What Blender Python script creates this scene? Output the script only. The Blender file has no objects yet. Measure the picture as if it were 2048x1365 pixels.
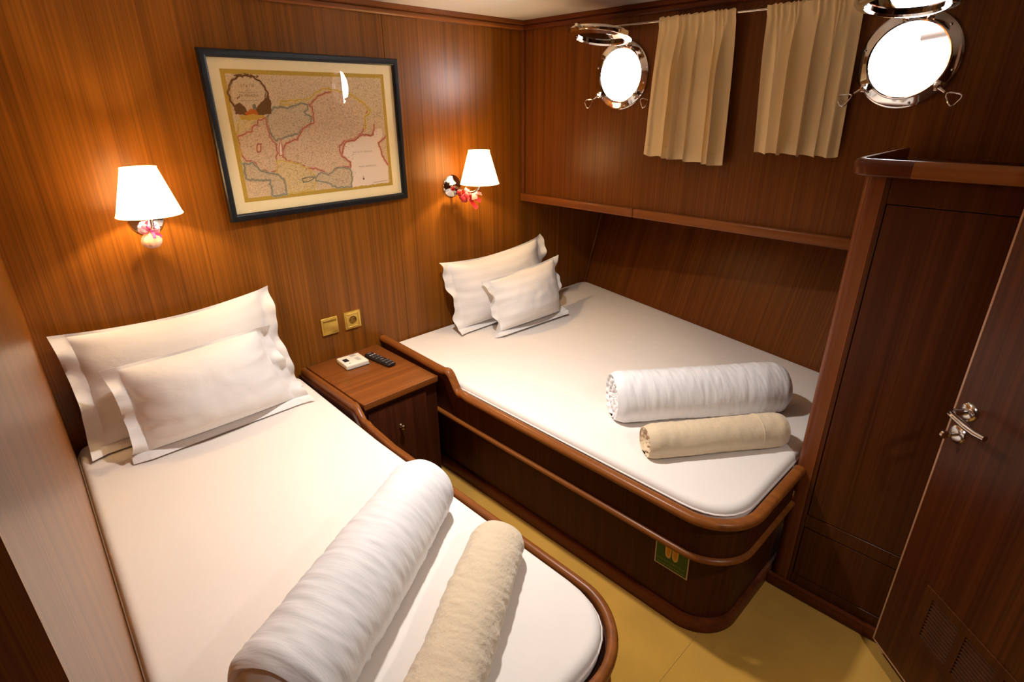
import bpy, bmesh, math, random
from mathutils import Vector, Matrix, noise
random.seed(7)
D = bpy.data
SC = bpy.context.scene
COL = SC.collection
PI = math.pi

# ------------------------------------------------------------------ camera
cam_d = D.cameras.new('camera')
cam_d.sensor_width = 36.0
cam_d.lens = 1106.42 / 2048 * 36
cam_d.clip_start = 0.01
cam = D.objects.new('camera', cam_d)
COL.objects.link(cam)
CR = Vector((0.71412, -0.69999, -0.00685))
CU = Vector((0.27957, 0.27623, 0.91953))
CF = Vector((0.64177, 0.65857, -0.39296))
cam.matrix_world = Matrix(((CR.x, CU.x, -CF.x, -2.26633), (CR.y, CU.y, -CF.y, -2.22756),
                           (CR.z, CU.z, -CF.z, 1.61527), (0, 0, 0, 1)))
SC.camera = cam

# ------------------------------------------------------------------ world, exposure, lamps
world = D.worlds.new('world')
SC.world = world
world.use_nodes = True
wb = world.node_tree.nodes['Background']
wb.inputs[0].default_value = (0.93, 0.97, 1.0, 1)
wb.inputs[1].default_value = 60.0
SC.view_settings.view_transform = 'Standard'
SC.view_settings.look = 'None'
SC.view_settings.gamma = 1.0
SC.view_settings.use_curve_mapping = False
SC.view_settings.exposure = -0.06

BULB_W = 10.0            # reading-lamp bulbs
BULB_C = (1.0, 0.69, 0.38)
SHADE_E = 4.6            # lit lampshade
DOWN_W = 16.0            # added recessed ceiling lamps, unseen
DOWN_C = (1.0, 0.94, 0.89)


def lamp(name, kind, loc, w, c, size=0.03):
    l = D.lights.new(name, kind)
    l.energy = w
    l.color = c
    if kind == 'POINT':
        l.shadow_soft_size = size
    if kind == 'AREA':
        l.shape = 'DISK'
        l.size = size
    o = D.objects.new(name, l)
    o.location = loc
    COL.objects.link(o)
    return o


SC.cycles.max_bounces = 10
SC.cycles.diffuse_bounces = 5
SC.cycles.glossy_bounces = 5
SC.cycles.transparent_max_bounces = 12
SC.cycles.sample_clamp_indirect = 4.0
SC.cycles.use_denoising = True


# ------------------------------------------------------------------ materials
def lin(r, g, b):
    f = lambda c: (c / 255 / 12.92) if c / 255 <= 0.04045 else ((c / 255 + 0.055) / 1.055) ** 2.4
    return (f(r), f(g), f(b), 1)


def mat(name, col, rough=0.5, metal=0.0, spec=0.5, coat=0.0, coat_r=0.1, bump=None, emit=None, sheen=0.0, trans=0.0, mottle=0.0):
    m = D.materials.new(name)
    m.use_nodes = True
    nt = m.node_tree
    b = nt.nodes['Principled BSDF']
    b.inputs['Base Color'].default_value = col
    b.inputs['Roughness'].default_value = rough
    b.inputs['Metallic'].default_value = metal
    b.inputs['Specular IOR Level'].default_value = spec
    b.inputs['Coat Weight'].default_value = coat
    b.inputs['Coat Roughness'].default_value = coat_r
    b.inputs['Sheen Weight'].default_value = sheen
    b.inputs['Transmission Weight'].default_value = trans
    if emit:
        b.inputs['Emission Color'].default_value = emit[0]
        b.inputs['Emission Strength'].default_value = emit[1]
    tc = nt.nodes.new('ShaderNodeTexCoord')
    if bump or mottle:
        n = nt.nodes.new('ShaderNodeTexNoise')
        n.inputs['Scale'].default_value = bump[0] if bump else 20
        n.inputs['Detail'].default_value = 4
        nt.links.new(tc.outputs['Object'], n.inputs['Vector'])
        if bump:
            bp = nt.nodes.new('ShaderNodeBump')
            bp.inputs['Strength'].default_value = bump[1]
            bp.inputs['Distance'].default_value = bump[2]
            nt.links.new(n.outputs['Fac'], bp.inputs['Height'])
            nt.links.new(bp.outputs['Normal'], b.inputs['Normal'])
        if mottle:
            n2 = nt.nodes.new('ShaderNodeTexNoise')
            n2.inputs['Scale'].default_value = 6
            n2.inputs['Detail'].default_value = 5
            nt.links.new(tc.outputs['Object'], n2.inputs['Vector'])
            mx = nt.nodes.new('ShaderNodeMix')
            mx.data_type = 'RGBA'
            mx.inputs['A'].default_value = tuple(c * (1 - mottle) for c in col[:3]) + (1,)
            mx.inputs['B'].default_value = tuple(min(1, c * (1 + mottle)) for c in col[:3]) + (1,)
            nt.links.new(n2.outputs['Fac'], mx.inputs['Factor'])
            nt.links.new(mx.outputs['Result'], b.inputs['Base Color'])
    return m


def wood(name, dark, light, grain='z', rough=0.31, coat=0.0, scale=1.0, coat_r=0.12, bump=0.05, spec=0.22):
    """striped veneer: noise stretched along the grain axis"""
    m = D.materials.new(name)
    m.use_nodes = True
    nt = m.node_tree
    L = nt.links
    b = nt.nodes['Principled BSDF']
    tc = nt.nodes.new('ShaderNodeTexCoord')
    a, k = 125 * scale, 0.7 * scale
    outs = []
    for mul, det in ((1.0, 3.0), (0.23, 2.0)):
        mp = nt.nodes.new('ShaderNodeMapping')
        sc = [a * mul, a * mul, a * mul]
        sc['xyz'.index(grain)] = k * (1.0 if mul == 1.0 else 0.6)
        mp.inputs['Scale'].default_value = sc
        L.new(tc.outputs['Object'], mp.inputs['Vector'])
        n = nt.nodes.new('ShaderNodeTexNoise')
        n.inputs['Scale'].default_value = 1.0
        n.inputs['Detail'].default_value = det
        n.inputs['Roughness'].default_value = 0.65
        L.new(mp.outputs['Vector'], n.inputs['Vector'])
        outs.append(n)
    mx = nt.nodes.new('ShaderNodeMix')
    mx.data_type = 'FLOAT'
    mx.inputs['Factor'].default_value = 0.42
    L.new(outs[0].outputs['Fac'], mx.inputs['A'])
    L.new(outs[1].outputs['Fac'], mx.inputs['B'])
    cr = nt.nodes.new('ShaderNodeValToRGB')
    cr.color_ramp.elements[0].position = 0.36
    cr.color_ramp.elements[0].color = dark
    cr.color_ramp.elements[1].position = 0.66
    cr.color_ramp.elements[1].color = light
    L.new(mx.outputs['Result'], cr.inputs['Fac'])
    L.new(cr.outputs['Color'], b.inputs['Base Color'])
    b.inputs['Roughness'].default_value = rough
    b.inputs['Specular IOR Level'].default_value = spec
    b.inputs['Coat Weight'].default_value = coat
    b.inputs['Coat Roughness'].default_value = coat_r
    bp = nt.nodes.new('ShaderNodeBump')
    bp.inputs['Strength'].default_value = bump
    bp.inputs['Distance'].default_value = 0.002
    L.new(outs[0].outputs['Fac'], bp.inputs['Height'])
    L.new(bp.outputs['Normal'], b.inputs['Normal'])
    return m


def glass(name, tint=(1, 1, 1, 1), ior=1.5, rough=0.0, fixed=None):
    m = D.materials.new(name)
    m.use_nodes = True
    nt = m.node_tree
    nt.nodes.remove(nt.nodes['Principled BSDF'])
    out = nt.nodes['Material Output']
    tr = nt.nodes.new('ShaderNodeBsdfTransparent')
    tr.inputs[0].default_value = tint
    gl = nt.nodes.new('ShaderNodeBsdfGlossy')
    gl.inputs['Roughness'].default_value = rough
    fr = nt.nodes.new('ShaderNodeFresnel')
    fr.inputs['IOR'].default_value = ior
    mx = nt.nodes.new('ShaderNodeMixShader')
    if fixed is None:
        nt.links.new(fr.outputs[0], mx.inputs[0])
    else:
        mx.inputs[0].default_value = fixed
    nt.links.new(tr.outputs[0], mx.inputs[1])
    nt.links.new(gl.outputs[0], mx.inputs[2])
    nt.links.new(mx.outputs[0], out.inputs[0])
    return m


def satin(name, col, period, axis, amt=0.05, rough=0.6, crease=None):
    """white cotton with woven satin stripes (object-space bands)"""
    m = mat(name, col, rough, spec=0.25, sheen=0.15)
    nt = m.node_tree
    b = nt.nodes['Principled BSDF']
    at = nt.nodes.new('ShaderNodeUVMap')
    sp = nt.nodes.new('ShaderNodeSeparateXYZ')
    nt.links.new(at.outputs['UV'], sp.inputs[0])
    mm = nt.nodes.new('ShaderNodeMath')
    mm.operation = 'MULTIPLY'
    mm.inputs[1].default_value = 2 * PI / period
    nt.links.new(sp.outputs[axis], mm.inputs[0])
    sn = nt.nodes.new('ShaderNodeMath')
    sn.operation = 'SINE'
    nt.links.new(mm.outputs[0], sn.inputs[0])
    mr = nt.nodes.new('ShaderNodeMapRange')
    mr.inputs['From Min'].default_value = -0.3
    mr.inputs['From Max'].default_value = 0.3
    nt.links.new(sn.outputs[0], mr.inputs['Value'])
    mx = nt.nodes.new('ShaderNodeMix')
    mx.data_type = 'RGBA'
    mx.inputs['A'].default_value = tuple(c * (1 - amt) for c in col[:3]) + (1,)
    mx.inputs['B'].default_value = col
    nt.links.new(mr.outputs['Result'], mx.inputs['Factor'])
    nt.links.new(mx.outputs['Result'], b.inputs['Base Color'])
    if crease:
        mp_ = nt.nodes.new('ShaderNodeMapping')
        mp_.inputs['Scale'].default_value = crease[:3]
        nt.links.new(at.outputs['UV'], mp_.inputs['Vector'])
        nz = nt.nodes.new('ShaderNodeTexNoise')
        nz.inputs['Scale'].default_value = 1.0
        nz.inputs['Detail'].default_value = 4
        nz.inputs['Distortion'].default_value = 0.6
        nt.links.new(mp_.outputs['Vector'], nz.inputs['Vector'])
        bp = nt.nodes.new('ShaderNodeBump')
        bp.inputs['Strength'].default_value = crease[3]
        bp.inputs['Distance'].default_value = 0.01
        nt.links.new(nz.outputs['Fac'], bp.inputs['Height'])
        nt.links.new(bp.outputs['Normal'], b.inputs['Normal'])
    return m


WD, WL = (0.130, 0.042, 0.005, 1), (0.285, 0.098, 0.010, 1)
M = {
    'wall': wood('veneer_vertical', WD, WL, 'z'),
    'hull': wood('veneer_hull', (0.095, 0.027, 0.005, 1), (0.195, 0.060, 0.010, 1), 'z', rough=0.34, spec=0.17),
    'leftwall': wood('veneer_left', WD, WL, 'z', rough=0.3, bump=0.0),
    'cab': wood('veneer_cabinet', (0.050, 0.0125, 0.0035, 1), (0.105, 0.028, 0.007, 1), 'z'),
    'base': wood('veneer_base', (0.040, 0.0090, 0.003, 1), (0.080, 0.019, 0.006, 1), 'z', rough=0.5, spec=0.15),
    'solid_y': wood('solid_wood_y', (0.155, 0.045, 0.009, 1), (0.275, 0.088, 0.017, 1), 'y', scale=0.5),
    'solid_x': wood('solid_wood_x', (0.155, 0.045, 0.009, 1), (0.275, 0.088, 0.017, 1), 'x', scale=0.5),
    'solid_z': wood('solid_wood_z', (0.13, 0.034, 0.009, 1), (0.23, 0.066, 0.017, 1), 'z', scale=0.5),
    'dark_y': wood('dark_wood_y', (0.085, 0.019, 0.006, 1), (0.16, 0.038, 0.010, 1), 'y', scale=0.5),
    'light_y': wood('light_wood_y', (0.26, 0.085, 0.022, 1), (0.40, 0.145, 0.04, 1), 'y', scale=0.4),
    'top': wood('nightstand_veneer', (0.15, 0.045, 0.010, 1), (0.25, 0.080, 0.017, 1), 'x', scale=0.45),
    'vent': wood('vent_wood', (0.062, 0.019, 0.004, 1), (0.095, 0.029, 0.007, 1), 'z', rough=0.6, spec=0.1),
    'lip': mat('pale_lipping', lin(186, 140, 108), 0.3, coat=0.4),
    'groove': mat('shadow_gap', (0.012, 0.004, 0.002, 1), 0.8),
    'ceiling': mat('ceiling_lacquer', (0.95, 0.92, 0.84, 1), 0.2, spec=0.6, coat=0.3),
    'carpet': mat('mustard_carpet', (0.52, 0.280, 0.040, 1), 0.95, spec=0.1, bump=(900, 0.5, 0.003), sheen=0.3, mottle=0.22),
    'sheet': mat('white_sheet', (0.84, 0.785, 0.735, 1), 0.75, spec=0.2, bump=(9, 0.25, 0.012)),
    'linen': satin('white_linen', (0.85, 0.825, 0.81, 1), 0.05, 1, 0.045, crease=(9, 14, 1, 0.3)),
    'linen_fine': satin('white_linen_plain', (0.85, 0.825, 0.81, 1), 0.05, 1, 0.015, crease=(9, 12, 1, 0.35)),
    'duvet': satin('duvet_cotton', (0.84, 0.835, 0.85, 1), 0.03, 0, 0.02, crease=(60, 6, 1, 0.2)),
    'towel': mat('beige_towel', lin(226, 205, 172), 0.95, spec=0.1, bump=(420, 0.5, 0.004), sheen=0.4),
    'towel2': mat('beige_fleece', lin(222, 204, 176), 0.95, spec=0.1, bump=(100, 0.5, 0.006), sheen=0.5),
    'curtain': mat('curtain_linen', lin(236, 214, 168), 0.9, spec=0.15, bump=(500, 0.25, 0.002), sheen=0.2),
    'chrome': mat('chrome', (0.80, 0.78, 0.77, 1), 0.07, metal=1.0),
    'chrome_soft': mat('chrome_soft', (0.74, 0.70, 0.67, 1), 0.16, metal=1.0),
    'brass': mat('gold_plate', lin(214, 180, 84), 0.32, metal=0.55, spec=0.6),
    'brass_dark': mat('gold_plate_dark', lin(150, 112, 38), 0.4, metal=0.5),
    'black': mat('black_plastic', (0.012, 0.011, 0.012, 1), 0.35),
    'rubber': mat('grey_button', (0.10, 0.10, 0.11, 1), 0.6),
    'frame': mat('black_frame', (0.008, 0.0075, 0.009, 1), 0.35, spec=0.35),
    'matboard': mat('cream_mat_board', lin(252, 232, 182), 0.8),
    'glass': glass('picture_glass', fixed=0.045),
    'lidglass': glass('porthole_glass', (0.55, 0.62, 0.68, 1), 1.9),
    'white_plastic': mat('white_plastic', lin(238, 232, 216), 0.4),
    'lcd': mat('dark_display', (0.02, 0.022, 0.035, 1), 0.2),
    'print_grey': mat('printed_grey', lin(150, 150, 156), 0.6),
    'pink': mat('pink_tulle', lin(226, 150, 200), 0.6, sheen=0.4),
    'magenta': mat('magenta_ribbon', lin(190, 70, 165), 0.5),
    'pouch': mat('peach_pouch', lin(240, 190, 170), 0.7, sheen=0.4),
    'red': mat('red_organza', lin(190, 18, 34), 0.5, sheen=0.3),
    'pale_pink': mat('pale_pink_organza', lin(222, 140, 145), 0.5),
    'green': mat('green_sticker', lin(30, 92, 32), 0.5),
    'green_text': mat('green_caption', lin(92, 120, 52), 0.5),  # lighter green print of the caption strokes
    'sticker_white': mat('sticker_border', lin(225, 205, 200), 0.5),
    'slipper': mat('slipper_yellow', lin(235, 205, 120), 0.5),
    'slipper_in': mat('slipper_orange', lin(232, 170, 60), 0.5),
    'lampwhite': mat('added_lamp_diffuser', (0.9, 0.9, 0.9, 1), 0.5, emit=((1, 0.94, 0.86, 1), 6.0)),  # glowing disc of the added ceiling lamps
    'bulb': mat('lamp_bulb', (0.9, 0.9, 0.9, 1), 0.5, emit=((1.0, 0.78, 0.5, 1), 12.0)),
    'rail_orange': mat('orange_rail', (0.020, 0.013, 0.0095, 1), 0.8, spec=0.1),
}


def shade_material():
    m = D.materials.new('lamp_shade_fabric')
    m.use_nodes = True
    nt = m.node_tree
    nt.nodes.remove(nt.nodes['Principled BSDF'])
    out = nt.nodes['Material Output']
    df = nt.nodes.new('ShaderNodeBsdfDiffuse')
    df.inputs[0].default_value = (0.9, 0.82, 0.66, 1)
    tl = nt.nodes.new('ShaderNodeBsdfTranslucent')
    tl.inputs[0].default_value = (0.9, 0.82, 0.62, 1)
    mx = nt.nodes.new('ShaderNodeMixShader')
    mx.inputs[0].default_value = 0.5
    em = nt.nodes.new('ShaderNodeEmission')
    em.inputs[0].default_value = (1.0, 0.72, 0.38, 1)
    em.inputs[1].default_value = SHADE_E
    ad = nt.nodes.new('ShaderNodeAddShader')
    nt.links.new(df.outputs[0], mx.inputs[1])
    nt.links.new(tl.outputs[0], mx.inputs[2])
    nt.links.new(mx.outputs[0], ad.inputs[0])
    nt.links.new(em.outputs[0], ad.inputs[1])
    nt.links.new(ad.outputs[0], out.inputs[0])
    return m


M['shade'] = shade_material()


def paper_material():
    m = mat('old_map_paper', lin(205, 172, 138), 0.85, spec=0.1)
    nt = m.node_tree
    b = nt.nodes['Principled BSDF']
    tc = nt.nodes.new('ShaderNodeTexCoord')
    n1 = nt.nodes.new('ShaderNodeTexNoise')
    n1.inputs['Scale'].default_value = 170
    n1.inputs['Detail'].default_value = 3
    n2 = nt.nodes.new('ShaderNodeTexNoise')
    n2.inputs['Scale'].default_value = 14
    nt.links.new(tc.outputs['Object'], n1.inputs['Vector'])
    nt.links.new(tc.outputs['Object'], n2.inputs['Vector'])
    cr = nt.nodes.new('ShaderNodeValToRGB')
    cr.color_ramp.elements[0].position = 0.36
    cr.color_ramp.elements[0].color = (0.45, 0.42, 0.40, 1)
    cr.color_ramp.elements[1].position = 0.50
    cr.color_ramp.elements[1].color = (1, 1, 1, 1)
    nt.links.new(n1.outputs['Fac'], cr.inputs['Fac'])
    return m, cr, n2


def ink(name, col, speck=0.5):
    """printed ink on old paper with engraved specks"""
    m = mat(name, col, 0.85, spec=0.1)
    if speck <= 0:
        return m
    nt = m.node_tree
    b = nt.nodes['Principled BSDF']
    tc = nt.nodes.new('ShaderNodeTexCoord')
    n1 = nt.nodes.new('ShaderNodeTexNoise')
    n1.inputs['Scale'].default_value = 260
    n1.inputs['Detail'].default_value = 3
    n1.inputs['Roughness'].default_value = 0.7
    nt.links.new(tc.outputs['Object'], n1.inputs['Vector'])
    cr = nt.nodes.new('ShaderNodeValToRGB')
    d = 1 - speck
    cr.color_ramp.elements[0].position = 0.37
    cr.color_ramp.elements[0].color = (col[0] * d, col[1] * d, col[2] * d, 1)
    cr.color_ramp.elements[1].position = 0.53
    cr.color_ramp.elements[1].color = col
    nt.links.new(n1.outputs['Fac'], cr.inputs['Fac'])
    nt.links.new(cr.outputs['Color'], b.inputs['Base Color'])
    return m


# ------------------------------------------------------------------ object helpers
def wloc(o):
    v = Vector(o.location)
    while o.parent:
        o = o.parent
        v += Vector(o.location)
    return v


def tag(o, label=None, cat=None, group=None, kind=None):
    if label:
        o['label'] = label
    if cat:
        o['category'] = cat
    if group:
        o['group'] = group
    if kind:
        o['kind'] = kind
    return o


def thing(name, loc, label, cat, group=None, kind=None):
    o = D.objects.new(name, None)
    o.empty_display_size = 0.05
    o.location = loc
    COL.objects.link(o)
    return tag(o, label, cat, group, kind)


def obj(name, bm, m, parent=None, loc=None, label=None, smooth=True, angle=40, recalc=True):
    """link a bmesh built in world coordinates as one object (origin at loc / parent)"""
    if recalc:
        bmesh.ops.recalc_face_normals(bm, faces=bm.faces[:])
    me = D.meshes.new(name)
    base = wloc(parent) if parent else Vector(loc or (0, 0, 0))
    if loc is not None and parent:
        base = Vector(loc)
    bm.transform(Matrix.Translation(-base))
    bm.to_mesh(me)
    bm.free()
    if smooth:
        for p in me.polygons:
            p.use_smooth = True
        me.set_sharp_from_angle(angle=math.radians(angle))
    ms = m if isinstance(m, (list, tuple)) else [m]
    for x in ms:
        me.materials.append(M[x] if isinstance(x, str) else x)
    o = D.objects.new(name, me)
    COL.objects.link(o)
    if parent:
        o.parent = parent
        o.location = base - wloc(parent)
    else:
        o.location = base
    if label:
        o['label'] = label
    return o


def struct(name, bm, m, parent=None, label=None, **k):
    o = obj(name, bm, m, parent, **k)
    if not parent:
        o['kind'] = 'structure'
    if label:
        o['label'] = label
    return o


def box(bm, a, b, bevel=0.0, seg=2, mi=0, rot=None):
    a, b = Vector(a), Vector(b)
    lo = Vector((min(a.x, b.x), min(a.y, b.y), min(a.z, b.z)))
    hi = Vector((max(a.x, b.x), max(a.y, b.y), max(a.z, b.z)))
    tmp = bmesh.new()
    bmesh.ops.create_cube(tmp, size=1.0)
    for v in tmp.verts:
        v.co = Vector(((v.co.x + .5) * (hi.x - lo.x) + lo.x, (v.co.y + .5) * (hi.y - lo.y) + lo.y,
                       (v.co.z + .5) * (hi.z - lo.z) + lo.z))
    if bevel:
        bmesh.ops.bevel(tmp, geom=tmp.edges[:], offset=bevel, segments=seg, affect='EDGES', profile=0.5)
    if rot is not None:
        c = (lo + hi) / 2
        tmp.transform(Matrix.Translation(c) @ rot @ Matrix.Translation(-c))
    merge(bm, tmp, mi)
    return bm


def merge(bm, tmp, mi=0):
    vm = {}
    for v in tmp.verts:
        vm[v] = bm.verts.new(v.co)
    for f in tmp.faces:
        try:
            nf = bm.faces.new([vm[v] for v in f.verts])
            nf.material_index = mi
        except ValueError:
            pass
    tmp.free()


def NB():
    return bmesh.new()


def frame_of(n):
    n = Vector(n).normalized()
    t = Vector((0, 0, 1)) if abs(n.z) < 0.9 else Vector((1, 0, 0))
    u = n.cross(t).normalized()
    return u, u.cross(n).normalized() * -1, n


def lathe(bm, prof, origin, axis=(0, 0, 1), seg=32, mi=0, cap=False):
    """prof: list of (radius, distance along axis)"""
    u, v, n = frame_of(axis)
    o = Vector(origin)
    rings = []
    for r, h in prof:
        if r < 1e-6:
            rings.append([bm.verts.new(o + n * h)])
        else:
            rings.append([bm.verts.new(o + n * h + (u * math.cos(2 * PI * k / seg) + v * math.sin(2 * PI * k / seg)) * r)
                          for k in range(seg)])
    for A, B in zip(rings, rings[1:]):
        for k in range(seg):
            k2 = (k + 1) % seg
            if len(A) == 1 and len(B) == 1:
                continue
            if len(A) == 1:
                f = bm.faces.new((A[0], B[k], B[k2]))
            elif len(B) == 1:
                f = bm.faces.new((A[k], A[k2], B[0]))
            else:
                f = bm.faces.new((A[k], A[k2], B[k2], B[k]))
            f.material_index = mi
    if cap:
        for r in (rings[0], rings[-1]):
            if len(r) > 2:
                bm.faces.new(r).material_index = mi
    return bm


def tube(bm, pts, r, seg=10, closed=False, mi=0):
    pts = [Vector(p) for p in pts]
    n = len(pts)
    rad = r if isinstance(r, (list, tuple)) else [r] * n
    rings = []
    up = None
    for i, p in enumerate(pts):
        a = pts[i - 1] if (i > 0 or closed) else pts[i]
        b = pts[(i + 1) % n] if (i < n - 1 or closed) else pts[i]
        t = (b - a).normalized()
        if up is None:
            u, v, _ = frame_of(t)
        else:
            u = (up - t * up.dot(t)).normalized()
            v = t.cross(u)
        up = u
        rings.append([bm.verts.new(p + (u * math.cos(2 * PI * k / seg) + v * math.sin(2 * PI * k / seg)) * rad[i]) for k in range(seg)])
    m = n if closed else n - 1
    for i in range(m):
        A, B = rings[i], rings[(i + 1) % n]
        for k in range(seg):
            bm.faces.new((A[k], A[(k + 1) % seg], B[(k + 1) % seg], B[k])).material_index = mi
    if not closed:
        bm.faces.new(rings[0]).material_index = mi
        bm.faces.new(rings[-1]).material_index = mi
    return bm


def offset_path(path, d, closed=False):
    """offset plan path to its left-hand normal by d (miter)"""
    n = len(path)
    out = []
    for i, p in enumerate(path):
        p = Vector(p[:2])
        a = Vector(path[i - 1][:2]) if (i > 0 or closed) else None
        b = Vector(path[(i + 1) % n][:2]) if (i < n - 1 or closed) else None
        ns = []
        if a is not None and (p - a).length > 1e-9:
            t = (p - a).normalized()
            ns.append(Vector((-t.y, t.x)))
        if b is not None and (b - p).length > 1e-9:
            t = (b - p).normalized()
            ns.append(Vector((-t.y, t.x)))
        m = ns[0] if len(ns) == 1 else (ns[0] + ns[1])
        m = m.normalized()
        k = 1 / max(0.4, m.dot(ns[0]))
        out.append(p + m * d * k)
    return out


def sweep(bm, path, prof, dz=None, mi=0, closed=False):
    """prof: closed list of (offset to the right of travel, z, weight of dz)"""
    cols = []
    for pr in prof:
        op = offset_path(path, -pr[0], closed)
        cols.append([Vector((q.x, q.y, pr[1] + (dz[i] * pr[2] if dz else 0))) for i, q in enumerate(op)])
    n, k = len(path), len(prof)
    V = [[bm.verts.new(cols[j][i]) for j in range(k)] for i in range(n)]
    for i in range(n if closed else n - 1):
        i2 = (i + 1) % n
        for j in range(k):
            bm.faces.new((V[i][j], V[i][(j + 1) % k], V[i2][(j + 1) % k], V[i2][j])).material_index = mi
    if not closed:
        bm.faces.new(V[0]).material_index = mi
        bm.faces.new(V[-1]).material_index = mi
    return bm


def arc(cx, cy, r, a0, a1, n=10):
    return [(cx + r * math.cos(math.radians(a0 + (a1 - a0) * i / n)), cy + r * math.sin(math.radians(a0 + (a1 - a0) * i / n)))
            for i in range(n + 1)]


def slab_holes(bm, outer, holes, axis_fn, t0, t1, mi=0):
    """flat slab with holes; outer / holes = 2-D loops, axis_fn(a, b, t) -> world point"""
    tmp = bmesh.new()
    loops = [outer] + holes
    edges = []
    for lp in loops:
        vs = [tmp.verts.new((p[0], p[1], 0)) for p in lp]
        edges += [tmp.edges.new((vs[i], vs[(i + 1) % len(vs)])) for i in range(len(vs))]
    bmesh.ops.triangle_fill(tmp, use_beauty=True, use_dissolve=False, edges=edges)
    vi = {v: i for i, v in enumerate(tmp.verts)}
    A = [bm.verts.new(axis_fn(v.co.x, v.co.y, t0)) for v in tmp.verts]
    B = [bm.verts.new(axis_fn(v.co.x, v.co.y, t1)) for v in tmp.verts]
    for f in tmp.faces:
        ids = [vi[v] for v in f.verts]
        bm.faces.new([A[i] for i in ids]).material_index = mi
        bm.faces.new([B[i] for i in reversed(ids)]).material_index = mi
    for e in tmp.edges:
        if len(e.link_faces) == 1:
            i, j = vi[e.verts[0]], vi[e.verts[1]]
            bm.faces.new((A[i], A[j], B[j], B[i])).material_index = mi
    tmp.free()
    return bm


def circle2(cx, cy, r, n=48):
    return [(cx + r * math.cos(2 * PI * k / n), cy + r * math.sin(2 * PI * k / n)) for k in range(n)]


# ================================================================== THE SETTING
HZ = 2.0                      # ceiling height
PORT = [(-0.617, 1.733), (-1.707, 1.737)]
HOLE_R, FLANGE_R = 0.111, 0.141

# floor: two carpet pieces with a butt seam
fl = thing('floor', (0, 0, 0), 'mustard yellow carpeted cabin floor', None, kind='structure')
bm = NB(); box(bm, (-3.1, -1.7205, -0.02), (0.9, 0.05, 0.0)); obj('carpet_piece', bm, 'carpet', fl)
bm = NB(); box(bm, (-3.1, -3.3, -0.02), (0.9, -1.7215, 0.0)); obj('carpet_piece', bm, 'carpet', fl)
bm = NB(); box(bm, (-3.1, -3.3, -0.06), (0.9, 0.05, -0.021)); obj('subfloor', bm, 'groove', fl)

bm = NB(); box(bm, (-3.1, -3.3, HZ), (0.9, 0.06, HZ + 0.04))
struct('ceiling', bm, 'ceiling', label='cream lacquered cabin ceiling')

# head wall: veneer panels with open joints
wb_ = thing('wall_back', (-0.7, 0, 0), 'striped mahogany veneer wall behind the two bed heads', None, kind='structure')
seams = [-2.33, -0.828, 0.172, 0.9]
for a, b in zip(seams, seams[1:]):
    bm = NB(); box(bm, (a + 0.0008, 0.0, 0.0), (b - 0.0008, 0.03, HZ), 0.0008, 1)
    obj('panel', bm, 'wall', wb_)
bm = NB(); box(bm, (-2.34, 0.031, 0.0), (0.92, 0.05, HZ)); obj('backing', bm, 'groove', wb_)

# left wall, opening out slightly towards the door
LWN = Vector((1, -0.0434, 0)).normalized()
LWT = Vector((-0.0434, -1, 0)).normalized()
LW0 = Vector((-2.2245, 0, 0))


def lw(s, d, z):
    p = LW0 + LWT * s + LWN * d
    return Vector((p.x, p.y, z))


def lwbox(bm, s0, s1, d0, d1, z0, z1, bevel=0.0, seg=2):
    tmp = bmesh.new()
    box(tmp, (s0, d0, z0), (s1, d1, z1), bevel, seg)
    for v in tmp.verts:
        v.co = lw(v.co.x, v.co.y, v.co.z)
    merge(bm, tmp)
    return bm


bm = NB(); lwbox(bm, -0.02, 1.855, -0.03, 0.0, 0, HZ)
struct('wall_left', bm, 'leftwall', label='glossy veneer wall along the left bed')
bm = NB(); lwbox(bm, 1.855, 1.868, -0.03, 0.003, 0, HZ, 0.002, 2)
struct('trim_1', bm, mat('cream_edging', lin(232, 205, 180), 0.6, spec=0.2), label='pale edging strip at the end of the left wall')
bm = NB(); lwbox(bm, 1.868, 2.05, -0.03, 0.0045, 0, HZ, 0.003)
struct('trim_2', bm, wood('dark_post', (0.05, 0.013, 0.004, 1), (0.10, 0.028, 0.008, 1), 'z', rough=0.9, coat=0.0, spec=0.0), label='dark wooden post at the end of the left wall')

# hull wall above the ledge, with two round openings
bm = NB()
slab_holes(bm, [(-1.66, 1.125), (0.03, 1.125), (0.03, HZ), (-1.66, HZ)][::-1] if False else [(-3.2, 1.125), (0.0, 1.125), (0.0, HZ), (-3.2, HZ)],
           [circle2(y, z, HOLE_R) for y, z in PORT], lambda a, b, t: (t, a, b), 0.0, 0.016)
struct('wall_right', bm, 'hull', label='dark mahogany hull wall with two portholes', angle=30)

# hull panel below the ledge: flares outwards
hn = [Vector((0.596, 0.0, 0.525)), Vector((0.19, -1.81, 0.525))]


def hull_pt(y, z, d=0.0):
    t = y / -1.81
    x = 0.596 + (0.19 - 0.596) * t + (z - 0.525) * 0.34
    return Vector((x + d, y, z))


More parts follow.
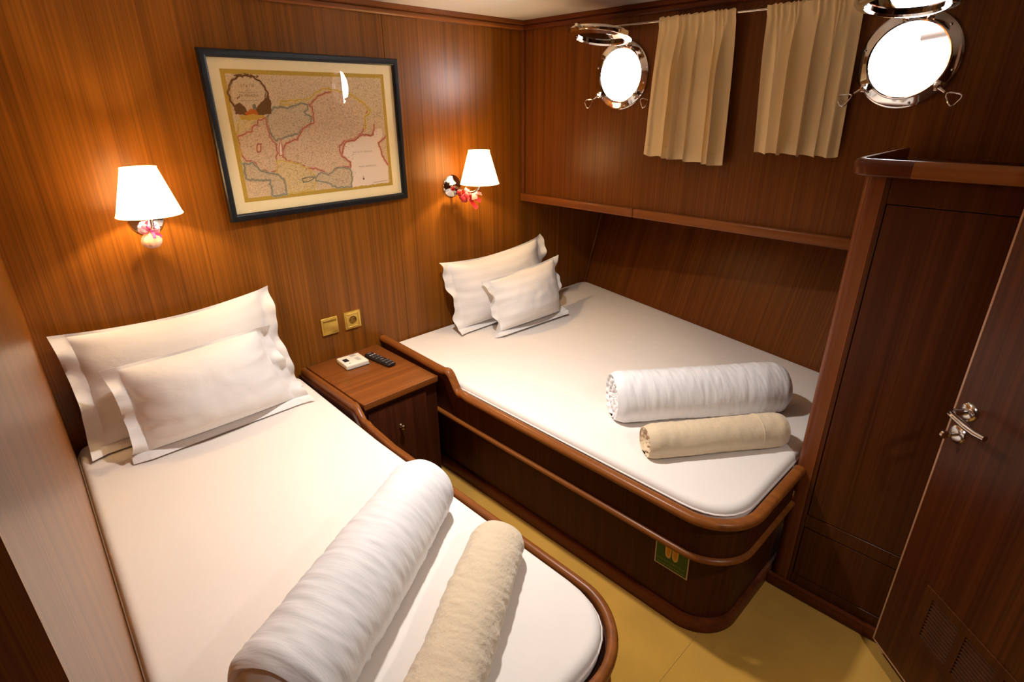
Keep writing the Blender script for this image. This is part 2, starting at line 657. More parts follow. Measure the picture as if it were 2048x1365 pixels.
e1 = (hull_pt(-1.85, 0.35) - hull_pt(0.0, 0.35))
e3 = (hull_pt(0.0, 1.16) - hull_pt(0.0, 0.35))
L1, L3 = e1.length, e3.length
e1.normalize()
e3 = e3 - e1 * e3.dot(e1)
L3 = e3.length + 0.03
e2 = e3.cross(e1).normalized()
e3n = e3.normalized()
bm = NB()
q0, q1 = [], []
for d, q in ((0.0, q0), (0.03, q1)):
    for a, b in ((-0.22, 0), (L1, 0), (L1 + 0.1, L3), (-0.22, L3)):
        q.append(bm.verts.new((a, d, b)))
bm.faces.new(q0); bm.faces.new(q1[::-1])
for i in range(4):
    bm.faces.new((q0[i], q0[(i + 1) % 4], q1[(i + 1) % 4], q1[i]))
hp = struct('wall_lower_right', bm, 'hull', label='sloping veneer hull panel beside the right bed')
h0 = hull_pt(0.0, 0.35)
out_ = e2 if e2.x > 0 else -e2
hp.matrix_world = Matrix(((e1.x, out_.x, e3n.x, h0.x), (e1.y, out_.y, e3n.y, h0.y), (e1.z, out_.z, e3n.z, h0.z), (0, 0, 0, 1)))
bm = NB(); box(bm, (0.0, -1.85, 1.126), (0.85, 0.0, 1.15)); struct('trim_3', bm, 'hull', label='soffit under the hull ledge')
bm = NB(); tube(bm, [hull_pt(-0.006, 0.5, -0.006), hull_pt(-0.006, 1.12, -0.006)], 0.006, 8); struct('trim_4', bm, 'dark_y', label='thin corner bead between head wall and hull panel')

# ledge moulding, corner post, cornice
led = thing('trim_5', (0, -0.9, 1.12), 'solid wood ledge moulding along the hull wall', None, kind='structure')
for y0, y1, mm in ((0.0, -0.742, 'solid_y'), (-0.7425, -1.80, 'light_ledge')):
    bm = NB(); box(bm, (-0.024, y0, 1.121), (0.0, y1, 1.163), 0.007, 3)
    obj('ledge_piece', bm, 'solid_y', led)
bm = NB(); box(bm, (-0.019, -0.019, 1.118), (-0.0005, -0.0005, 1.957), 0.004); struct('trim_6', bm, 'solid_z', label='square corner post between head wall and hull wall')
cor = thing('trim_7', (-0.7, -0.01, 1.96), 'wooden cornice moulding under the ceiling', None, kind='structure')
CP = [(0, 1.958), (0.012, 1.958), (0.017, 1.963), (0.017, 1.975), (0.013, 1.979), (0.022, 1.982), (0.022, 1.9995), (0, 1.9995)]
bm = NB()
sweep(bm, [(0.0, -0.0001), (-2.24, -0.0001)][::-1], [(a, b) for a, b in CP]); obj('head_moulding', bm, 'solid_x', cor, angle=25)
bm = NB()
sweep(bm, [(-0.0001, 0.0), (-0.0001, -3.2)], [(a, b) for a, b in CP]); obj('hull_moulding', bm, 'dark_y', cor, angle=25)

# bulkhead behind the wardrobe closing the niche, and the space behind the camera
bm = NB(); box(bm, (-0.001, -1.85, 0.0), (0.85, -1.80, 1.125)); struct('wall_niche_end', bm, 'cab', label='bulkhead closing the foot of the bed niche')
bm = NB(); box(bm, (-3.1, -3.3, 0), (0.9, -3.25, HZ)); struct('wall_front', bm, 'cab', label='veneer wall behind the camera')
bm = NB(); box(bm, (-3.1, -3.3, 0), (-3.05, -1.8, HZ)); struct('wall_left_rear', bm, 'cab', label='veneer wall of the passage beside the camera')
bm = NB(); box(bm, (-3.1, -1.86, 0), (-2.345, -1.80, HZ)); struct('wall_passage', bm, 'cab', label='partition closing the passage behind the left wall')
bm = NB(); box(bm, (0.05, -3.3, 0), (0.1, -1.86, HZ)); struct('wall_right_rear', bm, 'cab', label='hull lining behind the wardrobe')

# ------------------------------------------------------------------ portholes
def loop_handle(bm, base, tip, side, nrm, r=0.0027):
    """rounded triangular wire loop from base towards tip"""
    base, tip, side = Vector(base), Vector(tip), Vector(side)
    c = [base, tip + side * 0.025, tip - side * 0.025]
    pts = []
    for i in range(3):
        a, b, d = c[i - 1], c[i], c[(i + 1) % 3]
        pts.append(b + (a - b) * 0.28)
        pts.append(b + ((a - b) + (d - b)) * 0.09)
        pts.append(b + (d - b) * 0.28)
    tube(bm, pts, r, 8, closed=True)


def porthole(idx, y, z, tilt, label):
    root = thing('window_%d' % idx, (0, y, z), label, None, kind='structure')
    bm = NB()
    lathe(bm, [(HOLE_R - 0.004, 0.018), (HOLE_R - 0.004, -0.012), (HOLE_R, -0.0165), (HOLE_R + 0.005, -0.0135), (FLANGE_R - 0.006, -0.012),
               (FLANGE_R, -0.008), (FLANGE_R + 0.0005, -0.0003), (HOLE_R - 0.0005, -0.0003), (HOLE_R - 0.0005, 0.018), (HOLE_R - 0.004, 0.018)], (0, y, z), (1, 0, 0), 64)
    obj('flange', bm, 'chrome', root)
    for k in range(6):
        a = math.radians(15 + 60 * k)
        bm = NB()
        rr = (HOLE_R + FLANGE_R) / 2 + 0.003
        lathe(bm, [(0, -0.0155), (0.0025, -0.0152), (0.0042, -0.0135), (0.0045, -0.0122)], (0, y + rr * math.cos(a), z + rr * math.sin(a)), (1, 0, 0), 12)
        obj('screw', bm, 'chrome_soft', root)
    # closing dogs at four and eight o'clock
    for s in (-1, 1):
        a = math.radians(-38)
        py, pz = y + s * (HOLE_R + 0.017) * math.cos(a), z + (HOLE_R + 0.017) * math.sin(a)
        bm = NB()
        box(bm, (-0.034, py - 0.008, pz - 0.013), (-0.013, py + 0.008, pz + 0.013), 0.003)
        lathe(bm, [(0.0, -0.048), (0.006, -0.047), (0.0075, -0.04), (0.0075, -0.03)], (0, py, pz), (1, 0, 0), 14)
        dg = obj('dog', bm, 'chrome_soft', root)
        bm = NB()
        b0 = Vector((-0.03, py, pz))
        out = Vector((-0.15, s * 0.80, -0.55)).normalized()
        tube(bm, [b0, b0 + out * 0.03], [0.006, 0.004], 10)
        side = out.cross(Vector((1, 0, 0))).normalized()
        loop_handle(bm, b0 + out * 0.028, b0 + out * 0.078, side, (1, 0, 0))
        obj('loop_handle', bm, 'chrome_soft', dg, loc=None)
    # hinged port light, swung up
    hz = z + FLANGE_R - 0.024
    bm = NB()
    for s in (-1, 1):
        tube(bm, [(-0.008, y + s * 0.03, hz), (-0.03, y + s * 0.03, hz + 0.006)], 0.007, 10)
    tube(bm, [(-0.03, y - 0.045, hz + 0.006), (-0.03, y + 0.045, hz + 0.006)], 0.006, 12)
    obj('hinge', bm, 'chrome_soft', root)
    t = math.radians(tilt)
    ax = Vector((math.sin(t), 0, math.cos(t)))             # disc normal, leaning to the wall
    inward = Vector((-math.cos(t), 0, math.sin(t)))
    c = Vector((-0.03, y, hz + 0.006)) + inward * 0.142
    bm = NB()
    lathe(bm, [(0.098, -0.010), (0.104, -0.016), (0.112, -0.016), (0.122, -0.010), (0.130, -0.009), (0.133, -0.004), (0.133, 0.008), (0.128, 0.013),
               (0.104, 0.013), (0.098, 0.006), (0.098, -0.010)], c, ax, 64)
    ld = obj('port_light', bm, 'chrome', root)
    bm = NB()
    lathe(bm, [(0.0985, -0.003), (0.0985, 0.004)], c, ax, 48, cap=True)
    obj('pane', bm, 'lidglass', ld, angle=20)
    bm = NB()
    e = c + inward * 0.128
    tube(bm, [e, e + inward * 0.030], [0.007, 0.005], 10)
    lathe(bm, [(0, -0.008), (0.008, -0.004), (0.008, 0.006), (0, 0.009)], e + inward * 0.03, ax, 14)
    obj('catch', bm, 'chrome_soft', ld)


porthole(1, PORT[0][0], PORT[0][1], 9, 'round chrome porthole between corner post and first curtain')
porthole(2, PORT[1][0], PORT[1][1], 9, 'round chrome porthole above the wardrobe')

# ================================================================== BEDS
def bed(name, path, dz, label, fascia_end, base_pts, bead=True):
    """path: outer plan line of the rail, travelled so that the bed lies to the right (negative offset is inward)"""
    xs = [p[0] for p in path]
    ys = [p[1] for p in path]
    root = thing(name, ((min(xs) + max(xs)) / 2, (min(ys) + max(ys)) / 2, 0), label, 'bed', 'built-in berths')
    return root


# path runs from the head wall towards the foot; inward side lies to the left of travel (+x for the right bed)
def smooth_step(a, b, x):
    t = min(1, max(0, (x - a) / (b - a)))
    return t * t * (3 - 2 * t)


def rail_dz(path, y0, h=0.072):
    out = []
    for x, y in path:
        s = smooth_step(y0 + 0.03, y0 - 0.035, y) if False else smooth_step(-(y0 + 0.03), -(y0 - 0.035), -y)
        curl = 0.008 * math.exp(-((y - (y0 + 0.045)) / 0.018) ** 2) + 0.006 * math.exp(-((y - (y0 - 0.055)) / 0.016) ** 2)
        out.append(h * (1 - s) + curl)
    return out


def densify(path, step=0.012, y_lo=-0.75, y_hi=-0.35):
    out = []
    for a, b in zip(path, path[1:]):
        a, b = Vector(a), Vector(b)
        n = 1
        if min(a.y, b.y) < y_hi and max(a.y, b.y) > y_lo and (b - a).length > 0.1:
            n = int((b - a).length / step)
        for i in range(n):
            out.append(tuple(a + (b - a) * i / n))
    out.append(tuple(path[-1]))
    return out


RAILP = [(0.0, 0.4862, 1), (0.031, 0.4862, 1), (0.036, 0.492, 1), (0.0375, 0.500, 1), (0.034, 0.509, 1), (0.027, 0.5135, 1),
         (0.010, 0.5135, 1), (0.003, 0.509, 1), (0.0, 0.500, 1)]


def rail_prof(sgn):
    """offsets measured outward from the inner rail line"""
    return [(sgn * a, b, c) for a, b, c in RAILP]


# ---- right bed: plan line of the INNER rail face; outward = -x / -y
rb = thing('bed', (-0.4, -0.9, 0), 'wide built-in mahogany bed under the portholes with green sticker on its base', 'bed', 'built-in beds')
r_in = densify([(-0.958, -0.001), (-0.975, -0.45), (-0.976, -0.75)] + [(-0.977, -1.60)] + arc(-0.843, -1.654, 0.134, 180, 270, 14)[1:] + [(-0.5305, -1.788)])
bm = NB()
sweep(bm, r_in, rail_prof(+1), rail_dz(r_in, -0.575)); obj('rail', bm, 'solid_y', rb, angle=50)
up_f = [(-0.9575, -0.001), (-0.9745, -0.45), (-0.9755, -0.75)] + [(-0.9765, -1.60)] + arc(-0.844, -1.654, 0.133, 180, 270, 14)[1:] + [(-0.5305, -1.787)]
up_f = densify(up_f)
bm = NB()
sweep(bm, up_f, [(0.0, 0.365, 0), (0.016, 0.365, 0), (0.016, 0.486, 1), (0.0, 0.486, 1)], rail_dz(up_f, -0.575)); obj('upper_panel', bm, 'base', rb, angle=50)
bm = NB()
sweep(bm, up_f, [(0.0, 0.349), (0.018, 0.349), (0.027, 0.353), (0.030, 0.360), (0.027, 0.367), (0.018, 0.371), (0.0, 0.371)]); obj('bead_moulding', bm, 'solid_y', rb, angle=50)
lo_f = [(-0.915, -0.001), (-0.915, -1.60)] + arc(-0.795, -1.635, 0.12, 180, 270, 14)[1:] + [(-0.30, -1.755)]
bm = NB()
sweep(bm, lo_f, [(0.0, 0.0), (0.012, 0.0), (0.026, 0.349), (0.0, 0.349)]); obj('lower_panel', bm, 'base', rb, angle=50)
bm = NB()
sweep(bm, lo_f, [(0.010, 0.001), (0.030, 0.001), (0.030, 0.046), (0.025, 0.054), (0.010, 0.054)]); obj('base_trim', bm, 'dark_y', rb, angle=50)
bm = NB()
pl = [(-0.955, -0.002), (-0.974, -0.5), (-0.970, -1.63), (-0.82, -1.784), (-0.03, -1.785), (0.135, -1.784), (0.50, -0.002)]
vs0 = [bm.verts.new((x, y, 0.415)) for x, y in pl]
vs1 = [bm.verts.new((x, y, 0.395)) for x, y in pl]
bm.faces.new(vs0); bm.faces.new(vs1[::-1])
for i in range(len(pl)):
    j = (i + 1) % len(pl)
    bm.faces.new((vs0[i], vs0[j], vs1[j], vs1[i]))
obj('bed_board', bm, 'cab', rb)

# ---- left bed
lb = thing('bed.001', (-1.85, -0.9, 0), 'narrower built-in mahogany bed along the left wall, nearest the viewer', 'bed', 'built-in beds')
lxi = lambda y: -2.2225 + 0.0434 * y
l_in = densify([(-1.4005, -0.001), (-1.401, -0.40), (-1.4295, -0.75), (-1.4305, -1.58)] + arc(-1.602, -1.603, 0.1715, 0, -90, 14)[1:] + [(lxi(-1.77) + 0.004, -1.7745)])
# travel direction has the bed on the right here, so mirror the profile
bm = NB()
sweep(bm, l_in, [(-a * .7, b, c) for a, b, c in RAILP], rail_dz(l_in, -0.500, 0.036)); obj('rail', bm, 'solid_y', lb, angle=50)
l_up = [(-1.4115, -0.001), (-1.412, -0.40), (-1.4405, -0.75), (-1.4415, -1.58)] + arc(-1.602, -1.603, 0.1605, 0, -90, 14)[1:] + [(lxi(-1.77) + 0.004, -1.7635)]
l_up = densify(l_up)
bm = NB()
sweep(bm, l_up, [(0.0, 0.365, 0), (-0.016, 0.365, 0), (-0.016, 0.486, 1), (0.0, 0.486, 1)], rail_dz(l_up, -0.500, 0.036)); obj('upper_panel', bm, 'base', lb, angle=50)
bm = NB()
sweep(bm, l_up, [(0.0, 0.349), (-0.018, 0.349), (-0.027, 0.353), (-0.030, 0.360), (-0.027, 0.367), (-0.018, 0.371), (0.0, 0.371)]); obj('bead_moulding', bm, 'solid_y', lb, angle=50)
l_lo = [(-1.485, -0.001), (-1.485, -1.60)] + arc(-1.632, -1.583, 0.147, 0, -90, 14)[1:] + [(lxi(-1.73) + 0.004, -1.730)]
bm = NB()
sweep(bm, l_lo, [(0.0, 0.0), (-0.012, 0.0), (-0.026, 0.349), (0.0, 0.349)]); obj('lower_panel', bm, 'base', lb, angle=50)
bm = NB()
sweep(bm, l_lo, [(-0.010, 0.001), (-0.030, 0.001), (-0.030, 0.046), (-0.025, 0.054), (-0.010, 0.054)]); obj('base_trim', bm, 'dark_y', lb, angle=50)
bm = NB()
pl = [(-1.415, -0.002), (-1.445, -0.7), (-1.442, -1.60), (-1.60, -1.762), (lxi(-1.765) + .004, -1.765), (lxi(0) + .004, -0.002)]
vs0 = [bm.verts.new((x, y, 0.415)) for x, y in pl]
vs1 = [bm.verts.new((x, y, 0.395)) for x, y in pl]
bm.faces.new(vs0); bm.faces.new(vs1[::-1])
for i in range(len(pl)):
    j = (i + 1) % len(pl)
    bm.faces.new((vs0[i], vs0[j], vs1[j], vs1[i]))
obj('bed_board', bm, 'cab', lb)


# ---- mattresses
def round_poly(pts, rads, n=8):
    out = []
    k = len(pts)
    for i in range(k):
        a, b, c = Vector(pts[i - 1]), Vector(pts[i]), Vector(pts[(i + 1) % k])
        r = rads[i]
        d1, d2 = (a - b).normalized(), (c - b).normalized()
        p, q = b + d1 * r, b + d2 * r
        for t in range(n + 1):
            u = t / n
            out.append(tuple(p * (1 - u) ** 2 + b * 2 * u * (1 - u) * 1.0 + q * u ** 2))
    return out


def mattress(name, pts, rads, z0, z1, label, edge=0.024, hull=False):
    P = round_poly(pts, rads)
    cx = sum(p[0] for p in P) / len(P)
    cy = sum(p[1] for p in P) / len(P)
    area = sum(P[i][0] * P[(i + 1) % len(P)][1] - P[(i + 1) % len(P)][0] * P[i][1] for i in range(len(P)))
    sg = 1 if area > 0 else -1
    bm = NB()
    rings = []
    prof = [(0.006, z0), (0.0, z0 + 0.015), (0.0, z1 - edge)]
    for i in range(1, 7):
        a = PI / 2 * i / 6
        prof.append((edge * (1 - math.cos(a)), z1 - edge + edge * math.sin(a)))
    prof.append((edge + 0.006, z1 + 0.0002))
    for d, z in prof:
        op = offset_path(P, sg * d, True)
        rings.append([bm.verts.new((q.x, q.y, z + (0.0012 * noise.noise(Vector((q.x * 9, q.y * 9, z * 4))) if z > z1 - .03 else 0))) for q in op])
    n = len(P)
    for A, B in zip(rings, rings[1:]):
        for i in range(n):
            bm.faces.new((A[i], A[(i + 1) % n], B[(i + 1) % n], B[i]))
    bm.faces.new(rings[0])
    bm.faces.new(rings[-1])
    if hull:                                  # the side leans with the hull panel
        for v in bm.verts:
            v.co.x = min(v.co.x, hull_pt(v.co.y, v.co.z).x - 0.008)
    o = obj(name, bm, 'sheet', None, (cx, cy, z0), angle=60)
    # piped seam of the fitted sheet round the edge
    bm = NB()
    op = offset_path(P, sg * -0.0012, True)
    tube(bm, [(min(q.x, hull_pt(q.y, z1 - edge).x - 0.010) if hull else q.x, q.y, z1 - edge - 0.001) for q in op], 0.0028, 6, closed=True)
    obj('piping', bm, 'sheet', o)
    return tag(o, label, 'mattress', 'mattresses in white fitted sheets')


mattress('mattress', [(-0.937, -0.004), (-0.968, -0.45), (-0.968, -1.780), (0.180, -1.782), (0.578, -0.004)], [0.05, 0.03, 0.16, 0.02, 0.09], 0.4152, 0.532,
         'wide white sheeted mattress on the right bed below the portholes', hull=True)
mattress('mattress.001', [(-1.420, -0.004), (-1.4435, -0.7), (-1.444, -1.7595), (lxi(-1.756) + 0.0025, -1.7595), (lxi(0) + 0.0025, -0.004)], [0.06, 0.03, 0.178, 0.04, 0.05], 0.4152, 0.533,
         'white sheeted mattress on the left bed nearest the viewer')

# ================================================================== NIGHTSTAND
ns = thing('nightstand', (-1.21, -0.24, 0), 'low mahogany nightstand cupboard between the two beds', 'nightstand')
bm = NB(); box(bm, (-1.372, -0.47, 0.0), (-1.0145, -0.002, 0.528), 0.002, 1)
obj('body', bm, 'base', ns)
bm = NB(); box(bm, (-1.3722, -0.482, 0.5285), (-1.0143, -0.001, 0.549), 0.003, 2)
obj('top', bm, 'top', ns)
bm = NB(); box(bm, (-1.3722, -0.489, 0.524), (-1.016, -0.4825, 0.5515), 0.003, 3)
obj('front_edge', bm, 'light_y' if False else 'solid_x', ns)
bm = NB(); box(bm, (-1.355, -0.478, 0.08), (-1.075, -0.4705, 0.500), 0.003, 2)
dr = obj('door', bm, 'base', ns)
bm = NB()
lathe(bm, [(0.0, -0.026), (0.008, -0.0255), (0.0115, -0.021), (0.0105, -0.016), (0.005, -0.012), (0.0045, -0.006), (0.009, -0.003), (0.010, 0.0)], (-1.213, -0.478, 0.385), (0, 1, 0), 20)
obj('knob', bm, 'chrome', dr)
bm = NB(); box(bm, (-1.372, -0.485, 0.001), (-1.015, -0.471, 0.05), 0.003, 2)
obj('base_trim', bm, 'dark_y', ns)

# ================================================================== WARDROBE
XW = -0.530
wr = thing('wardrobe', (-0.27, -2.2, 0), 'dark built-in mahogany wardrobe with raised rail top between right bed and open door', 'wardrobe')
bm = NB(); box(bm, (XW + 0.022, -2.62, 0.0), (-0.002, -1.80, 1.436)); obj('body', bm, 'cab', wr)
# face frame round the openings
def face(bm, y0, y1, z0, z1, d=0.0):
    box(bm, (XW + d, y0, z0), (XW + 0.0215, y1, z1), 0.0012, 1)


bm = NB()
face(bm, -1.846, -1.858, 0.0, 1.436)
face(bm, -1.8585, -2.62, 1.369, 1.436)
face(bm, -1.8585, -2.62, 0.0, 0.085)
face(bm, -1.8585, -2.62, 0.292, 0.341)
face(bm, -2.405, -2.62, 0.0855, 1.3685)
obj('face_frame', bm, 'cab', wr)
bm = NB()
pr = [(XW, -1.8455)] + arc(XW + 0.028, -1.8 + 0.010 - 0.028 + 0.0, 0.028, 180, 90, 8) + [(XW + 0.06, -1.79), (XW + 0.06, -1.80), (XW + 0.0215, -1.80), (XW + 0.0215, -1.8455)]
pr = [(XW, -1.8455)] + arc(XW + 0.030, -1.820, 0.030, 180, 90, 8) + [(XW + 0.055, -1.790), (XW + 0.055, -1.7995), (XW + 0.0212, -1.7995), (XW + 0.0212, -1.8455)]
A = [bm.verts.new((x, y, 0.0)) for x, y in pr]
B = [bm.verts.new((x, y, 1.436)) for x, y in pr]
bm.faces.new(A); bm.faces.new(B[::-1])
for i in range(len(pr)):
    j = (i + 1) % len(pr)
    bm.faces.new((A[i], A[j], B[j], B[i]))
obj('corner_post', bm, 'solid_z', wr, angle=35)
bm = NB(); box(bm, (XW + 0.055, -1.7995, 0.0), (-0.002, -1.790, 1.436)); obj('side_panel', bm, 'cab', wr)
bm = NB(); box(bm, (XW + 0.001, -2.4030, 0.3430), (XW + 0.021, -1.8605, 1.3665), 0.0015, 1); obj('door', bm, 'cab', wr)
bm = NB(); box(bm, (XW + 0.001, -2.4030, 0.0870), (XW + 0.021, -1.8605, 0.2895), 0.0015, 1); obj('lower_flap', bm, 'cab', wr)
bm = NB(); box(bm, (XW - 0.018, -2.62, 0.001), (XW - 0.0003, -1.7865, 0.046), 0.004, 2); obj('base_trim', bm, 'dark_y', wr)
# top rail
TP = [(0.0, 1.437), (0.022, 1.437), (0.026, 1.441), (0.026, 1.466), (0.022, 1.475), (0.014, 1.479), (0.004, 1.479), (0.0, 1.474)]
TPI = [(-a + 0.004, b) for a, b in TP]
bm = NB()
sweep(bm, [(XW + 0.006, -1.900), (XW + 0.006, -1.83)] + arc(XW + 0.041, -1.815, 0.035, 180, 90, 8)[1:] + [(-0.40, -1.780)], [(-a, b) for a, b in TP])
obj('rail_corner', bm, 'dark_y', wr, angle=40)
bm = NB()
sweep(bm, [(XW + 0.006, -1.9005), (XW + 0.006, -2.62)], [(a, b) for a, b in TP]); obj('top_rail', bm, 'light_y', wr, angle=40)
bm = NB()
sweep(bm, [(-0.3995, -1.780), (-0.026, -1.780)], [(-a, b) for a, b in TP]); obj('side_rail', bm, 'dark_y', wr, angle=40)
bm = NB(); box(bm, (XW + 0.0065, -2.62, 1.4365), (-0.002, -1.79, 1.447)); obj('top_board', bm, 'cab', wr)

# ================================================================== OPEN DOOR
CAMP = Vector((-2.26633, -2.22756, 1.61527))
SCL = 0.972
P1 = CAMP + (Vector((-0.543, -2.130, 0.010)) - CAMP) * SCL
dd = Vector((-0.674, -0.739, 0)).normalized()
nn = Vector((0.739, -0.674, 0)).normalized()
dz0 = P1.z


def dpt(s, d, z):
    """s along the leaf from its free edge, d = depth behind the front face"""
    p = P1 + dd * s + nn * d
    return Vector((p.x, p.y, z))


def dbox(bm, s0, s1, d0, d1, z0, z1, bevel=0.0, seg=2):
    tmp = bmesh.new()
    box(tmp, (s0, d0, z0), (s1, d1, z1), bevel, seg)
    for v in tmp.verts:
        v.co = dpt(v.co.x, v.co.y, v.co.z)
    merge(bm, tmp)
    return bm


def dz_of(z):
    return CAMP.z + (z - CAMP.z) * SCL


dtop = 1.93
door = thing('door_1', (P1.x, P1.y, 0.0), 'open mahogany cabin door with chrome lever handle and louvre vent', None, kind='structure')
LVS0, LVS1, LVZ0, LVZ1 = 0.108, 0.60, dz_of(0.172), dz_of(0.362)
bm = NB()
slab_holes(bm, [(0.0068, dz0 + 0.0068), (0.70, dz0 + 0.0068), (0.70, dtop), (0.0068, dtop)], [[(LVS0 + .012, LVZ0 + .012), (LVS1 - .012, LVZ0 + .012), (LVS1 - .012, LVZ1 - .012), (LVS0 + .012, LVZ1 - .012)]],
           lambda a, b, t: dpt(a, t, b), 0.0, 0.026)
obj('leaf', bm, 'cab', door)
bm = NB(); dbox(bm, 0.0, 0.0065, -0.0006, 0.026, dz0, dtop, 0.001, 1); obj('edge_strip', bm, 'lip', door)
bm = NB(); dbox(bm, 0.0067, 0.70, -0.0006, 0.026, dz0, dz0 + 0.0065, 0.001, 1); obj('edge_strip', bm, 'lip', door)
# louvre grille
bm = NB()
H = []
ncol = 4
cw = (LVS1 - LVS0 - 0.04) / ncol
for c in range(ncol):
    a0 = LVS0 + 0.02 + c * cw + 0.010
    a1 = LVS0 + 0.02 + (c + 1) * cw - 0.010
    H.append([(a0, LVZ0 + 0.024), (a1, LVZ0 + 0.024), (a1, LVZ1 - 0.024), (a0, LVZ1 - 0.024)])
slab_holes(bm, [(LVS0, LVZ0), (LVS1, LVZ0), (LVS1, LVZ1), (LVS0, LVZ1)], H, lambda a, b, t: dpt(a, t, b), -0.004, -0.0003)
lv = obj('vent_grille', bm, 'vent', door)
ns_ = 12
for h in H:
    sl0, sl1 = h[0][0], h[1][0]
    zz0, zz1 = h[0][1], h[2][1]
    for k in range(ns_):
        z = zz0 + (zz1 - zz0) * (k + 0.5) / ns_
        bm = NB()
        tmp = bmesh.new()
        box(tmp, (sl0, -0.003, z - 0.0042), (sl1, 0.009, z - 0.0012))
        for v in tmp.verts:
            v.co.z += (v.co.y + 0.003) * 0.55
            v.co = dpt(v.co.x, v.co.y, v.co.z)
        merge(bm, tmp)
        obj('slat', bm, 'vent', lv, smooth=False)
# lever handle and key rose
def dn(s, d, z):
    return dpt(s, d, z)


hs, hzv = 0.063, dz_of(0.872) + 0.016
hs = 0.045
hz_ = dz_of(0.885)
bm = NB()
lathe(bm, [(0, -0.010), (0.020, -0.0095), (0.0245, -0.006), (0.026, -0.001), (0.026, -0.0003)], dn(hs, 0, hz_), nn, 32)
rose = obj('handle_rose', bm, 'chrome_soft', door)
bm = NB()
pts = [dn(hs, -0.008, hz_), dn(hs, -0.030, hz_), dn(hs + 0.001, -0.044, hz_ + 0.001), dn(hs + 0.008, -0.053, hz_ + 0.0), dn(hs + 0.022, -0.055, hz_ - 0.001),
       dn(hs + 0.055, -0.054, hz_ - 0.006), dn(hs + 0.085, -0.052, hz_ - 0.009), dn(hs + 0.110, -0.050, hz_ - 0.007)]
tube(bm, pts, [0.009, 0.0085, 0.008, 0.0078, 0.0075, 0.0078, 0.0082, 0.0075], 14)
obj('lever', bm, 'chrome_soft', rose)
kz = dz_of(0.812)
ks = 0.036
bm = NB()
lathe(bm, [(0, -0.007), (0.018, -0.0065), (0.0235, -0.004), (0.025, -0.0003)], dn(ks, 0, kz), nn, 32)
kr = obj('key_rose', bm, 'chrome_soft', door)
bm = NB()
tube(bm, [dn(ks, -0.006, kz), dn(ks, -0.022, kz)], 0.006, 10)
lathe(bm, [(0, -0.004), (0.0105, -0.0035), (0.0105, 0.0035), (0, 0.004)], dn(ks, -0.034, kz), dd, 20)
box(bm, dn(ks, -0.030, kz - 0.004), dn(ks + 0.003, -0.020, kz + 0.004))
obj('thumb_turn', bm, 'chrome_soft', kr)

# ================================================================== CURTAINS
rod = thing('curtain_rod', (-0.05, -0.98, 1.925), 'thin chrome curtain rod along the top of the hull wall', 'curtain rod')
bm = NB(); tube(bm, [(-0.04, -0.352, 1.925), (-0.04, -1.66, 1.918)], 0.0042, 10); obj('bar', bm, 'chrome_soft', rod)
for y, z in ((-0.358, 1.925), (-1.652, 1.918)):
    bm = NB()
    tube(bm, [(-0.001, y, z + 0.010), (-0.02, y, z + 0.010), (-0.04, y, z + 0.007), (-0.04, y, z - 0.006)], 0.0038, 8)
    lathe(bm, [(0, -0.005), (0.011, -0.0045), (0.012, -0.0006)], (0, y, z + 0.010), (1, 0, 0), 16)
    obj('bracket', bm, 'chrome_soft', rod)


